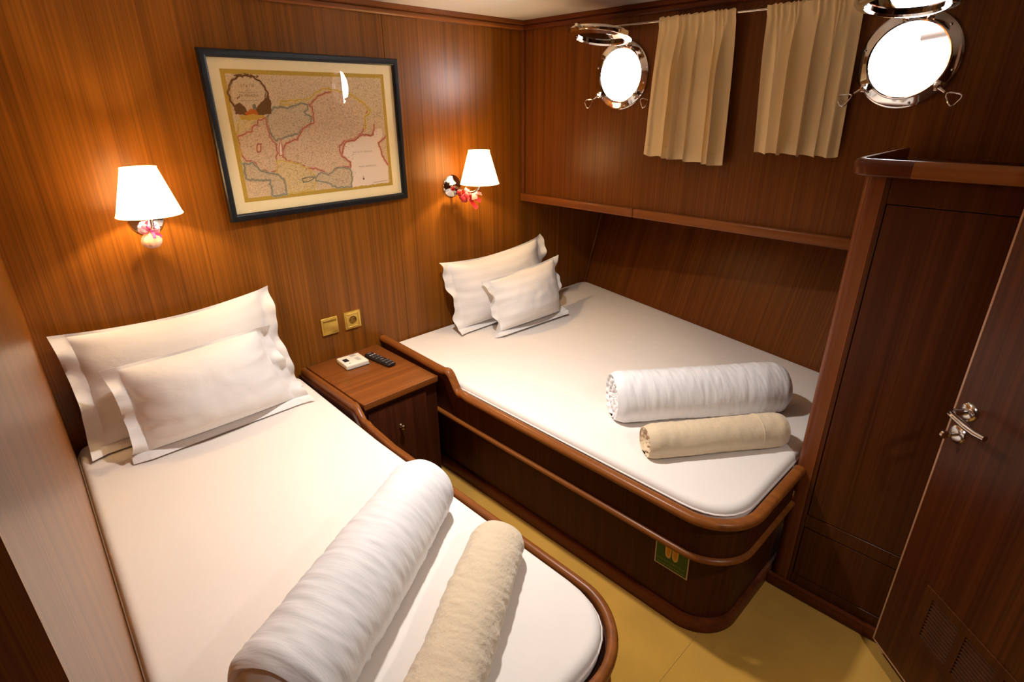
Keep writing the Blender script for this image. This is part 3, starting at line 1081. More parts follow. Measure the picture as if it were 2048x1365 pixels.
def curtain(name, y0t, y1t, y0b, y1b, zt, zb0, zb1, seed, label, nf_top=13, nf=6, flat_edge=False):
    rnd = random.Random(seed)
    nu, nv = 150, 44
    ph = [rnd.uniform(0, 6.28) for _ in range(8)]
    fr = [nf * rnd.uniform(.85, 1.15) for _ in range(3)]

    def P(i, j):
        u, v = i / nu, j / nv
        # uneven fold spacing
        uu = u + 0.03 * math.sin(2 * PI * u * 2.1 + ph[0]) + 0.02 * math.sin(2 * PI * u * 4.3 + ph[1])
        zb = zb0 + (zb1 - zb0) * u
        z = zt + 0.012 - (zt + 0.012 - zb) * v
        y = (y0t + (y1t - y0t) * u) * (1 - v) + (y0b + (y1b - y0b) * u) * v
        g = math.exp(-v * 7)
        big = (math.sin(2 * PI * uu * nf + ph[2] + 0.5 * v) + 0.25 * math.sin(4 * PI * uu * nf + ph[6])) * (0.6 + 0.45 * math.sin(2 * PI * uu * 1.7 + ph[3]))
        small = math.sin(2 * PI * uu * nf_top + ph[4])
        a_big = 0.024 * smooth_step(0.0, 0.45, v) + 0.001
        x = -0.043 - 0.010 * smooth_step(0, .5, v) + a_big * big + 0.0045 * g * small
        x += 0.003 * math.sin(2 * PI * uu * nf * 2 + ph[5] + v) * smooth_step(0.05, .3, v) * (1 - .6 * v)
        x += 0.003 * noise.noise(Vector((u * 6, v * 5, seed)))
        # cloth grips the rod in its casing
        d = abs(z - zt)
        if d < 0.02:
            x += -0.006 * (1 - (d / 0.02) ** 2)
            x = min(x, -0.0462) if d < 0.012 else x
        y += 0.011 * math.cos(2 * PI * uu * nf + ph[2] + 0.5 * v) * smooth_step(0, .4, v) * math.sin(PI * u) ** 0.5
        z += 0.003 * small * g + 0.003 * math.sin(2 * PI * uu * nf + 1) * v
        if flat_edge:
            x = x + (-0.030 - x) * smooth_step(0.80, 0.97, u) * smooth_step(0.03, 0.12, v)
        return Vector((min(x, -0.012 - 0.004 * u), y, z))

    def make(i_rng, j_rng, off, thick):
        bm = NB()
        G = [[P(i, j) + Vector((off, 0, 0)) for j in range(j_rng[0], j_rng[1] + 1)] for i in range(nu + 1)]
        F = [[bm.verts.new(p) for p in r] for r in G]
        K = [[bm.verts.new(p + Vector((thick, 0, 0))) for p in r] for r in G]
        a, b = len(F), len(F[0])
        for i in range(a - 1):
            for j in range(b - 1):
                bm.faces.new((F[i][j], F[i + 1][j], F[i + 1][j + 1], F[i][j + 1]))
                bm.faces.new((K[i][j + 1], K[i + 1][j + 1], K[i + 1][j], K[i][j]))
        for i in range(a - 1):
            bm.faces.new((F[i][0], K[i][0], K[i + 1][0], F[i + 1][0]))
            bm.faces.new((F[i][-1], F[i + 1][-1], K[i + 1][-1], K[i][-1]))
        for j in range(b - 1):
            bm.faces.new((F[0][j], F[0][j + 1], K[0][j + 1], K[0][j]))
            bm.faces.new((F[-1][j], K[-1][j], K[-1][j + 1], F[-1][j + 1]))
        return bm
    o = obj(name, make(None, (0, nv), 0, 0.0012), 'curtain', None, (-0.05, (y0t + y1t) / 2, zt), angle=80)
    # turned-up hem, a slightly proud band
    obj('hem', make(None, (nv - 4, nv), -0.0011, 0.0009), 'curtain', o, angle=80)
    return tag(o, label, 'curtain', 'short beige curtains')


curtain('curtain', -0.816, -1.138, -0.800, -1.164, 1.9225, 1.408, 1.383, 3, 'short beige curtain beside the smaller-looking porthole near the corner')
curtain('curtain.001', -1.250, -1.556, -1.283, -1.572, 1.9203, 1.440, 1.438, 11, 'short beige curtain between the other curtain and the porthole above the wardrobe', 13, 5, True)

# ================================================================== FRAMED MAP
pic = thing('framed_map', (-1.175, 0, 1.22), 'black-framed antique map print with cream mat on the head wall', 'picture')
FX0, FX1, FZ0, FZ1 = -1.573, -0.778, 1.2205, 1.797
bm = NB()
fp = [(0, -0.001), (0, -0.016), (0.004, -0.020), (0.018, -0.019), (0.024, -0.015), (0.026, -0.0118), (0.026, -0.001)]
cs = [(FX0, FZ0, 1, 1), (FX1, FZ0, -1, 1), (FX1, FZ1, -1, -1), (FX0, FZ1, 1, -1)]
V = [[bm.verts.new((x + sx * a, y, z + sz * a)) for a, y in fp] for x, z, sx, sz in cs]
for i in range(4):
    A, B = V[i], V[(i + 1) % 4]
    for j in range(len(fp)):
        k = (j + 1) % len(fp)
        bm.faces.new((A[j], B[j], B[k], A[k]))
obj('frame', bm, 'frame', pic, angle=30)
bm = NB(); box(bm, (FX0 + .02, -0.0045, FZ0 + .02), (FX1 - .02, -0.001, FZ1 - .02)); obj('mat_board', bm, 'matboard', pic)
bm = NB()
bm.faces.new([bm.verts.new((x, -0.0112, z)) for x, z in ((FX0 + .0262, FZ0 + .0262), (FX1 - .0262, FZ0 + .0262), (FX1 - .0262, FZ1 - .0262), (FX0 + .0262, FZ1 - .0262))])
obj('glass', bm, 'glass', pic)

# the print itself: flat printed areas, lines and lettering on one sheet
PX0, PX1, PZ0, PZ1 = -1.508, -0.8485, 1.2855, 1.736
# traced corners of the print inside the picture (px) used to unroll map shapes to flat sheet coordinates
QC = [(210, 210), (1395, 243), (1470, 1048), (383, 1165)]     # TL TR BR BL


def homog():
    import numpy as np
    src = [(0, 1), (1, 1), (1, 0), (0, 0)]
    A, b = [], []
    for (x, y), (u, v) in zip(QC, src):
        A.append([x, y, 1, 0, 0, 0, -u * x, -u * y]); b.append(u)
        A.append([0, 0, 0, x, y, 1, -v * x, -v * y]); b.append(v)
    h = np.linalg.solve(np.array(A, float), np.array(b, float))
    return list(h) + [1.0]


HM = homog()


def mp(x, y):
    w = HM[6] * x + HM[7] * y + HM[8]
    u = (HM[0] * x + HM[1] * y + HM[2]) / w
    v = (HM[3] * x + HM[4] * y + HM[5]) / w
    return (PX0 + u * (PX1 - PX0), PZ0 + v * (PZ1 - PZ0))


INKS = [('map_gold_border', lin(196, 160, 66), .15), ('map_paper', lin(226, 196, 154), .34), ('map_sea', lin(240, 218, 194), .0),
        ('map_rose', lin(226, 192, 154), .36), ('map_grey', lin(216, 190, 152), .36), ('map_ochre', lin(226, 196, 140), .34),
        ('map_red_line', lin(176, 92, 66), .3), ('map_red_wash', lin(218, 158, 128), .3), ('map_slate_wash', lin(186, 172, 142), .35), ('map_yellow_wash', lin(228, 196, 118), .3), ('map_yellow_line', lin(206, 166, 70), .2), ('map_slate_line', lin(132, 126, 104), .2),
        ('map_brown_ink', lin(118, 82, 46), .3), ('map_faint_ink', lin(150, 122, 92), 0), ('map_orange', lin(196, 104, 40), .2)]
IM = [ink(a, b, c) for a, b, c in INKS]
IX = {a[4:]: i for i, (a, b, c) in enumerate(INKS)}
pb = NB()
LAY = [0]


def layer():
    LAY[0] += 1
    return -0.0052 - 0.00004 * LAY[0]


def poly(pts, m, y=None):
    y = layer() if y is None else y
    tmp = bmesh.new()
    vs = [tmp.verts.new((p[0], y, p[1])) for p in pts]
    es = [tmp.edges.new((vs[i], vs[(i + 1) % len(vs)])) for i in range(len(vs))]
    bmesh.ops.triangle_fill(tmp, use_beauty=True, edges=es)
    merge(pb, tmp, IX[m])


def wobble(pts, amp, closed=True, step=0.0035, seed=0.0):
    out = []
    n = len(pts)
    for i in range(n if closed else n - 1):
        a, b = Vector(pts[i]), Vector(pts[(i + 1) % n])
        k = max(1, int((b - a).length / step))
        for t in range(k):
            p = a + (b - a) * t / k
            q = Vector((p.x * 60, p.y * 60, seed))
            out.append((p.x + amp * (noise.noise(q) + .45 * noise.noise(q * 3.1)), p.y + amp * (noise.noise(q + Vector((7, 3, 1))) + .45 * noise.noise(q * 3.1 + Vector((2, 9, 4))))))
    if not closed:
        out.append(tuple(pts[-1]))
    return out


def line(pts, w, m, closed=False, y=None):
    y = layer() if y is None else y
    L1, L2 = offset_path(pts, w / 2, closed), offset_path(pts, -w / 2, closed)
    a = [pb.verts.new((p.x, y, p.y)) for p in L1]
    b = [pb.verts.new((p.x, y, p.y)) for p in L2]
    n = len(pts)
    for i in range(n if closed else n - 1):
        j = (i + 1) % n
        pb.faces.new((a[i], a[j], b[j], b[i])).material_index = IX[m]


def washed(pts, w, m, wash, closed=True):
    line(pts, w * 2.6, wash, closed)
    line(pts, w * 0.8, m, closed)


def rect(x0, z0, x1, z1, m):
    poly([(x0, z0), (x1, z0), (x1, z1), (x0, z1)], m)


box(pb, (PX0, -0.0052, PZ0), (PX1, -0.0046, PZ1), mi=IX['gold_border'])
BW = 0.0145
rect(PX0 + BW, PZ0 + BW, PX1 - BW, PZ1 - BW, 'paper')
T = lambda L_: [mp(*p) for p in L_]
rose_c = wobble(T([(880, 590), (872, 480), (850, 462), (930, 390), (1040, 360), (1140, 385), (1250, 450), (1290, 500), (1255, 560), (1260, 610), (1245, 655), (1185, 712), (1105, 725), (1068, 770), (1085, 830), (1150, 880), (1150, 915), (1060, 915), (990, 965), (930, 930), (840, 920), (770, 885), (680, 862), (662, 830), (660, 780), (680, 735), (760, 720), (800, 640)]), 0.006, seed=1)
rose_l = wobble(T([(330, 690), (435, 650), (490, 572), (535, 562), (560, 690), (612, 750), (612, 830), (618, 930), (560, 945), (490, 930), (460, 880), (390, 858), (350, 800), (345, 730)]), 0.006, seed=2)
grey_t = wobble(T([(540, 562), (600, 480), (690, 485), (770, 462), (840, 462), (822, 520), (868, 560), (860, 600), (800, 640), (765, 672), (690, 690), (612, 722), (565, 660)]), 0.006, seed=3)
ochre_t = wobble(T([(640, 440), (760, 430), (850, 420), (930, 360), (1000, 340), (1000, 372), (930, 392), (850, 460), (770, 460), (640, 470)]), 0.005, seed=4)
ochre_b = wobble(T([(620, 860), (690, 868), (780, 892), (860, 935), (905, 1000), (880, 1075), (690, 1105), (655, 1000), (612, 950)]), 0.006, seed=5)
grey_b1 = wobble(T([(372, 885), (440, 880), (500, 940), (620, 968), (665, 1000), (682, 1108), (580, 1118), (565, 1010), (392, 995)]), 0.006, seed=6)
grey_b2 = wobble(T([(895, 985), (930, 950), (990, 968), (1060, 920), (1150, 925), (1165, 975), (1160, 1060), (1060, 1060), (960, 1020), (905, 1012)]), 0.006, seed=7)
grey_r = wobble(T([(1240, 450), (1300, 500), (1265, 560), (1270, 610), (1330, 600), (1395, 620), (1388, 280), (1100, 270), (1100, 330)]), 0.003, seed=8)
ochre_l = wobble(T([(330, 560), (440, 560), (490, 572), (432, 648), (335, 680), (318, 620)]), 0.005, seed=9)
sea = wobble(T([(1330, 640), (1322, 682), (1235, 680), (1188, 714), (1112, 735), (1092, 800), (1088, 832), (1152, 880), (1155, 920), (1168, 970), (1162, 1010), (1168, 1062), (1436, 1030), (1432, 905), (1388, 830), (1362, 740), (1392, 690), (1386, 634)]), 0.004, seed=10)
lake = T([(645, 705), (652, 760), (662, 825), (632, 828), (630, 770)])
for p, m in ((ochre_t, 'ochre'), (ochre_l, 'ochre'), (grey_t, 'grey'), (rose_c, 'rose'), (rose_l, 'rose'), (ochre_b, 'ochre'), (grey_b1, 'grey'), (grey_b2, 'grey'), (sea, 'sea'), (lake, 'sea')):
    poly(p, m)
for p, m, w in ((ochre_t, 'yellow_line', .005), (grey_t, 'slate_line', .006), (rose_c, 'red_line', .006), (rose_l, 'red_line', .005), (ochre_b, 'yellow_line', .004), (grey_b1, 'slate_line', .006),
                (grey_b2, 'slate_line', .005), (lake, 'red_line', .003)):
    washed(p, w * .6, m, m.replace('line', 'wash'))
coast = wobble(T([(1330, 600), (1322, 682), (1235, 680), (1188, 714), (1112, 735), (1092, 800), (1088, 832), (1152, 880), (1155, 920)]), 0.005, False, seed=12)
washed(coast, .004, 'red_line', 'red_wash', False)
washed(wobble(T([(1418, 690), (1362, 740), (1388, 830), (1432, 905)]), 0.004, False, seed=13), .004, 'red_line', 'red_wash', False)
washed(wobble(T([(1000, 350), (1140, 385), (1250, 450), (1300, 510), (1258, 560), (1265, 640)]), 0.005, False, seed=14), .005, 'yellow_line', 'yellow_wash', False)
line(wobble(T([(475, 740), (500, 745), (500, 800), (475, 805), (470, 770)]), 0.003, True, seed=15), .004, 'red_line', True)
line(wobble(T([(795, 1000), (830, 985), (890, 985), (860, 1010), (810, 1022)]), 0.003, True, seed=16), .004, 'slate_line', True)
line(wobble(T([(340, 600), (330, 690), (360, 820), (330, 860)]), 0.004, False, seed=17), .004, 'yellow_line')
# rivers, hills: scattered engraved strokes
rnd = random.Random(5)
yk = layer()
for k in range(1100):
    x, z = rnd.uniform(PX0 + .025, PX1 - .025), rnd.uniform(PZ0 + .025, PZ1 - .025)
    if x > -1.03 and z < 1.49 or (x < -1.33 and z > 1.57):
        continue
    a = rnd.uniform(-0.5, 0.5)
    l_ = rnd.uniform(.003, .009)
    line([(x, z), (x + l_ * math.cos(a), z + l_ * math.sin(a))], rnd.uniform(.0006, .0013), 'faint_ink' if rnd.random() < .75 else 'brown_ink', y=yk)
# cartouche
poly(circle2(*mp(415, 395), 0.062, 30), 'paper')
ring = []
for k in range(80):
    a = 2 * PI * k / 80
    r = 0.068 + 0.0012 * math.sin(11 * a) + 0.0015 * math.sin(17 * a)
    c = mp(415, 395)
    ring.append((c[0] + r * 1.02 * math.cos(a), c[1] + r * .92 * math.sin(a)))
line(ring, .006, 'brown_ink', True)
for k in range(16):
    c = mp(340 + rnd.uniform(0, 150), 262 + rnd.uniform(-14, 14))
    line([c, (c[0] + rnd.uniform(-.02, .02), c[1] + rnd.uniform(-.006, .006))], rnd.uniform(.002, .004), 'brown_ink')
poly(wobble(T([(315, 470), (345, 450), (385, 480), (410, 520), (450, 530), (480, 470), (520, 430), (560, 400), (575, 440), (572, 525), (450, 545), (320, 530)]), .004, seed=20), 'brown_ink')
poly(wobble(T([(385, 520), (430, 490), (470, 500), (480, 535), (400, 545)]), .003, seed=21), 'orange')
poly(wobble(T([(345, 545), (440, 530), (530, 540), (520, 560), (430, 575), (360, 570)]), .003, seed=22), 'yellow_line')
poly(wobble(T([(440, 470), (455, 455), (475, 490), (450, 500)]), .002, seed=23), 'slate_line')
for k in range(18):
    c = mp(rnd.choice((320, 350, 540, 560)) + rnd.uniform(-20, 20), 440 + rnd.uniform(-30, 60))
    line([c, (c[0] + rnd.uniform(-.01, .01), c[1] + rnd.uniform(0, .018))], rnd.uniform(.001, .003), 'brown_ink')
# north mark in the sea
nm = mp(1248, 995)
line([(nm[0], nm[1] - .008), (nm[0], nm[1] + .010)], .0022, 'brown_ink')
poly(circle2(nm[0], nm[1] - .003, .0042, 12), 'brown_ink')
line([mp(1320, 1028), mp(1425, 1012)], .0012, 'faint_ink')


def lettering(txt, cx, cz, size, m, spacing=1.0):
    cu = D.curves.new('txt', 'FONT')
    cu.body = txt
    cu.size = size
    cu.align_x = 'CENTER'
    cu.space_character = spacing
    ob = D.objects.new('txt', cu)
    me = bpy.data.meshes.new_from_object(ob)
    tmp = bmesh.new()
    tmp.from_mesh(me)
    y = layer()
    for v in tmp.verts:
        v.co = Vector((cx + v.co.x, y, cz + v.co.y))
    merge(pb, tmp, IX[m])
    D.objects.remove(ob)
    D.curves.remove(cu)
    D.meshes.remove(me)


cc = mp(415, 395)
lettering('STATO', cc[0], cc[1] + .026, .0115, 'brown_ink', 1.5)
lettering('della', cc[0], cc[1] + .013, .008, 'faint_ink', 1.3)
lettering('DI VENEZIA', cc[0], cc[1] - .006, .0115, 'brown_ink', 1.2)
for k in range(2):
    line([(cc[0] - .035, cc[1] + .008 - .026 * k), (cc[0] + .035, cc[1] + .008 - .026 * k)], .0014, 'faint_ink')
c = mp(1240, 808); lettering('GOLFO DI VENEZIA', c[0], c[1], .0085, 'faint_ink', 1.3)
c = mp(1280, 912); lettering('MARE ADRIATICO', c[0], c[1], .0085, 'faint_ink', 1.3)
c = mp(660, 300); lettering('I  S  T  A  T  I', c[0], c[1], .010, 'faint_ink', 1.4)
obj('print', pb, IM, pic, smooth=False, recalc=False)
pic.rotation_euler.z = math.radians(1.6)
pic.location.y = -0.0122

# ================================================================== SWITCH AND SOCKET
sw = thing('light_switch', (-1.239, 0, 0.709), 'gold rocker light switch plate left of the gold socket', 'switch')
sx0, sx1, sz0, sz1 = -1.279, -1.200, 0.669, 0.749
bm = NB(); box(bm, (sx0, -0.010, sz0), (sx1, -0.0005, sz1), 0.004, 3); obj('plate', bm, 'brass', sw)
bm = NB(); box(bm, (sx0 + .008, -0.0135, sz0 + .012), (sx1 - .008, -0.0101, sz1 - .020), 0.0015, 2); obj('rocker', bm, 'brass', sw)
bm = NB(); box(bm, (sx0 + .008, -0.012, sz1 - .019), (sx1 - .008, -0.0101, sz1 - .010), 0.001, 1); obj('rocker_strip', bm, 'brass_dark', sw)
so = thing('power_socket', (-1.127, 0, 0.709), 'gold power socket with round recess right of the switch', 'socket')
sx0, sx1 = -1.1665, -1.0875
bm = NB()
slab_holes(bm, [(sx0, sz0), (sx1, sz0), (sx1, sz1), (sx0, sz1)], [circle2((sx0 + sx1) / 2, (sz0 + sz1) / 2, .0195, 28)], lambda a, b, t: (a, t, b), -0.0095, -0.0005)
obj('plate', bm, 'brass', so)
bm = NB()
lathe(bm, [(.0192, -.0095), (.0185, -.002), (0, -.002)], ((sx0 + sx1) / 2, 0, (sz0 + sz1) / 2), (0, 1, 0), 28); obj('recess', bm, 'brass_dark', so)
bm = NB()
for s in (-1, 1):
    lathe(bm, [(.0028, -.0024), (0, -.0025)], ((sx0 + sx1) / 2 + s * .0095, 0, (sz0 + sz1) / 2), (0, 1, 0), 10)
obj('pin_holes', bm, 'black', so)
bm = NB()
for a, b, c, d in ((sx0 + .006, sz0 + .006, sx1 - .006, sz0 + .012), (sx0 + .006, sz1 - .012, sx1 - .006, sz1 - .006), (sx0 + .006, sz0 + .0125, sx0 + .012, sz1 - .0125), (sx1 - .012, sz0 + .0125, sx1 - .006, sz1 - .0125)):
    box(bm, (a, -0.0125, b), (c, -0.0096, d), 0.001, 1)
obj('raised_frame', bm, 'brass', so)

# ================================================================== ON THE NIGHTSTAND
th = thing('thermostat', (-1.209, -0.118, 0.5495), 'white plastic control box lying on the nightstand beside the black remote', 'control box')
rz = Matrix.Rotation(math.radians(-4), 4, 'Z')
bm = NB(); box(bm, (-1.262, -0.172, 0.5497), (-1.156, -0.064, 0.572), 0.005, 3, rot=rz); obj('case', bm, 'white_plastic', th)
bm = NB(); box(bm, (-1.262, -0.1735, 0.5515), (-1.156, -0.165, 0.5555), 0.001, 1, rot=rz); obj('seam', bm, 'print_grey', th)
bm = NB(); box(bm, (-1.250, -0.128, 0.5721), (-1.228, -0.095, 0.5727), rot=rz); obj('display', bm, 'lcd', th)
bm = NB()
for k in range(5):
    box(bm, (-1.186 + .004 * k - .012, -0.150 + 0.0, 0.5721), (-1.1845 + .004 * k - .012, -0.112, 0.5726))
for k in range(4):
    box(bm, (-1.203, -0.094 + .006 * k, 0.5721), (-1.178, -0.0915 + .006 * k, 0.5726))
obj('printed_label', bm, 'print_grey', th)
bm = NB(); lathe(bm, [(.0035, .0), (.0035, .0012), (0, .0014)], (-1.240, -0.150, 0.572), (0, 0, 1), 12); obj('button', bm, 'print_grey', th)

rm = thing('remote_control', (-1.110, -0.18, 0.5495), 'slim black remote control lying on the nightstand beside the white box', 'remote control')
rz = Matrix.Rotation(math.radians(6), 4, 'Z')
bm = NB(); box(bm, (-1.131, -0.272, 0.5497), (-1.089, -0.093, 0.567), 0.007, 3, rot=rz); obj('case', bm, 'black', rm)
cx, cy = -1.110, -0.1825
for i in range(7):
    for j in range(3):
        if i in (0, 4):
            if j != 1:
                continue
        bm = NB()
        p = rz @ Vector((-0.012 + .012 * j, 0.075 - .023 * i, 0))
        w = .009 if i in (0, 4) else .0042
        box(bm, (cx + p.x - w, cy + p.y - .0045, 0.5665), (cx + p.x + w, cy + p.y + .0045, 0.5685), 0.001, 1)
        obj('button', bm, 'rubber' if i != 1 else 'print_grey', rm)

# ================================================================== WALL LAMPS
def sconce(name, px, pz, c, z0, z1, r0, r1, label):
    root = thing(name, (px, 0, pz), label, 'lamp', 'chrome wall lamps')
    bm = NB()
    lathe(bm, [(0.0, -0.024), (0.018, -0.0235), (0.030, -0.019), (0.040, -0.012), (0.048, -0.010), (0.053, -0.007), (0.055, -0.002), (0.055, -0.0003)], (px, 0, pz), (0, 1, 0), 40)
    obj('backplate', bm, 'chrome', root)
    bm = NB()
    e = Vector((c[0], c[1], z0 + 0.005))
    s = Vector((px, -0.02, pz))
    pts = []
    for k in range(13):
        t = k / 12
        h = s + (Vector((e.x, e.y, s.z)) - s) * math.sin(t * PI / 2)
        z = s.z - 0.030 * math.sin(t * PI) + (e.z - s.z) * (1 - math.cos(t * PI / 2))
        pts.append((h.x, h.y, z))
    tube(bm, pts, 0.0055, 12)
    obj('arm', bm, 'chrome', root)
    bm = NB()
    lathe(bm, [(0, -0.004), (0.010, -0.003), (0.015, 0.003), (0.013, 0.012), (0.013, 0.036), (0, 0.036)], e, (0, 0, 1), 20)
    lathe(bm, [(0, -0.018), (0.004, -0.016), (0.006, -0.010), (0.004, -0.004)], e, (0, 0, 1), 12)
    obj('socket', bm, 'chrome_soft', root)
    bm = NB()
    b0 = e + Vector((0, 0, 0.036))
    lathe(bm, [(0.006, 0.0), (0.008, 0.003), (0.008, 0.008), (0.006, 0.010), (0, 0.010)], b0, (0, 0, 1), 16)
    obj('bulb', bm, 'bulb', root)
    bm = NB()
    lathe(bm, [(r0, z0), (r1, z1), (r1 - 0.0012, z1), (r0 - 0.0012, z0), (r0, z0)], (c[0], c[1], 0), (0, 0, 1), 56)
    sh = obj('shade', bm, 'shade', root, angle=60)
    for z, r in ((z0, r0), (z1, r1)):
        bm = NB()
        tube(bm, [(c[0] + r * math.cos(2 * PI * k / 48), c[1] + r * math.sin(2 * PI * k / 48), z) for k in range(48)], 0.0016, 6, closed=True)
        obj('rim', bm, 'shade', sh)
    l = lamp('bulb_light', 'POINT', (c[0], c[1], b0.z + 0.022), BULB_W, BULB_C, 0.012)
    l.parent = root
    l.location = Vector((c[0], c[1], b0.z + 0.022)) - wloc(root)
    return root


sconce('wall_lamp', -1.832, 1.268, (-1.848, -0.158), 1.303, 1.446, 0.092, 0.049, 'lit wall lamp left of the map with pink favour bag on it')
sconce('wall_lamp.001', -0.506, 1.248, (-0.467, -0.168), 1.270, 1.420, 0.092, 0.049, 'lit wall lamp right of the map with red ribbon bow on it')


def ribbon(bm, c, dirv, length, width, seed, curl=0.012):
    rnd = random.Random(seed)
    d = Vector(dirv).normalized()
    u, v, _ = frame_of(d)
    a = rnd.uniform(0, 6.28)
    w = (u * math.cos(a) + v * math.sin(a))
    nrm = d.cross(w)
    n = 10
    prev = None
    for i in range(n + 1):
        t = i / n
        p = Vector(c) + d * length * t + nrm * curl * math.sin(t * 5 + seed) + Vector((0, 0, -0.010 * t * t))
        wd = w * width * (0.25 + 0.75 * math.sin(min(1, t * 1.3) * PI / 2)) * 0.5
        A = [bm.verts.new(p + wd), bm.verts.new(p - wd), bm.verts.new(p - wd + nrm * 0.0006), bm.verts.new(p + wd + nrm * 0.0006)]
        if prev:
            for k in range(4):
                bm.faces.new((prev[k], prev[(k + 1) % 4], A[(k + 1) % 4], A[k]))
        else:
            bm.faces.new(A)
        prev = A
    bm.faces.new(prev)


def loop(bm, c, dirv, size, width, seed):
    d = Vector(dirv).normalized()
    u, v, _ = frame_of(d)
    a = seed * 1.7
    w = (u * math.cos(a) + v * math.sin(a))
    n_ = d.cross(w)
    prev = None
    first = None
    for i in range(15):
        t = i / 14 * 2 * PI
        p = Vector(c) + d * size * (1 - math.cos(t)) * 0.5 + n_ * size * 0.42 * math.sin(t)
        wd = w * width * 0.5 * (0.35 + 0.65 * (1 - math.cos(t)) / 2)
        A = [bm.verts.new(p + wd), bm.verts.new(p - wd)]
        if prev:
            bm.faces.new((prev[0], prev[1], A[1], A[0]))
        prev = A


# pink tulle favour bag hanging under the left lamp's backplate
fc = Vector((-1.848, -0.088, 1.246))
fb = thing('favour_bag', fc, 'peach pouch tied with pink tulle bow hanging from the left wall lamp', 'favour bag')
bm = NB()
seg = 40
prof = [(0.0, -0.062), (0.010, -0.0615), (0.021, -0.056), (0.028, -0.046), (0.0295, -0.036), (0.026, -0.025), (0.017, -0.015), (0.008, -0.008), (0.006, -0.002), (0.010, 0.006), (0.014, 0.014)]
rings = []
for r, h in prof:
    if r == 0:
        rings.append([bm.verts.new(fc + Vector((0, 0, h)))])
    else:
        rings.append([bm.verts.new(fc + Vector((math.cos(2 * PI * k / seg), math.sin(2 * PI * k / seg), 0)) * r * (1 + 0.07 * math.cos(10 * 2 * PI * k / seg)) + Vector((0, 0, h))) for k in range(seg)])
for A, B in zip(rings, rings[1:]):
    for k in range(seg):
        if len(A) == 1:
            bm.faces.new((A[0], B[k], B[(k + 1) % seg]))
        else:
            bm.faces.new((A[k], A[(k + 1) % seg], B[(k + 1) % seg], B[k]))
obj('pouch', bm, 'pouch', fb, angle=70)
bm = NB()
for k, d in enumerate([(-1, -.25, .35), (1, -.2, .25), (-.7, -.4, .9), (.5, -.5, .9), (-1, -.1, -.15), (.9, -.3, -.2)]):
    loop(bm, fc + Vector((0, -0.006, 0.004)), d, 0.030, 0.022, k)
obj('tulle_bow', bm, 'pink', fb, angle=80)
bm = NB()
for k, d in enumerate([(-.4, -.8, .8), (.6, -.7, .5), (.1, -.9, -.4), (.8, -.3, -.6)]):
    ribbon(bm, fc + Vector((0, -0.010, 0.002)), d, 0.034, 0.010, k, 0.004)
tube(bm, [fc + Vector((0.0075 * math.cos(2 * PI * k / 16), 0.0075 * math.sin(2 * PI * k / 16), -0.002)) for k in range(16)], 0.002, 6, closed=True)
obj('ribbon', bm, 'magenta', fb, angle=80)
bm = NB()
tube(bm, [fc + Vector((0, 0, 0.0)), fc + Vector((0.001, 0.002, 0.016)), fc + Vector((0.0, 0.0, 0.0262))], 0.0012, 6)
obj('tie', bm, 'magenta', fb)

rc = Vector((-0.497, -0.078, 1.212))
rbw = thing('ribbon_bow', rc, 'red organza bow with pale pink tail tied to the right wall lamp', 'ribbon bow')
bm = NB()
for k, d in enumerate([(-.9, -.2, .5), (.9, -.2, .4), (-.3, -.5, -.9), (.2, -.7, .8), (1, -.3, -.3), (-.7, -.5, -.4), (.5, -.3, -.9), (-.2, -.9, .1)]):
    loop(bm, rc, d, 0.038, 0.026, k)
obj('bow', bm, 'red', rbw, angle=80)
bm = NB()
for k, d in enumerate([(1, -.4, -.35), (.7, -.3, -.8), (.95, -.35, .1)]):
    ribbon(bm, rc + Vector((0.01, -.004, 0)), d, 0.085, 0.020, k + 3, 0.005)
obj('tail', bm, 'red', rbw, angle=80)
bm = NB()
box(bm, rc + Vector((0.030, -0.030, -0.026)), rc + Vector((0.066, -0.024, 0.010)), 0.002, 2)
obj('pale_tail', bm, 'pale_pink', rbw, label='pale pink translucent tail')
bm = NB()
lathe(bm, [(0, -0.010), (0.008, -0.007), (0.010, 0), (0.008, 0.007), (0, 0.010)], rc, (0, 1, 0), 14)
tube(bm, [rc, rc + Vector((0.002, 0.004, 0.012)), Vector((-0.497, -0.075, 1.2275))], 0.0016, 6)
obj('knot', bm, 'red', rbw)

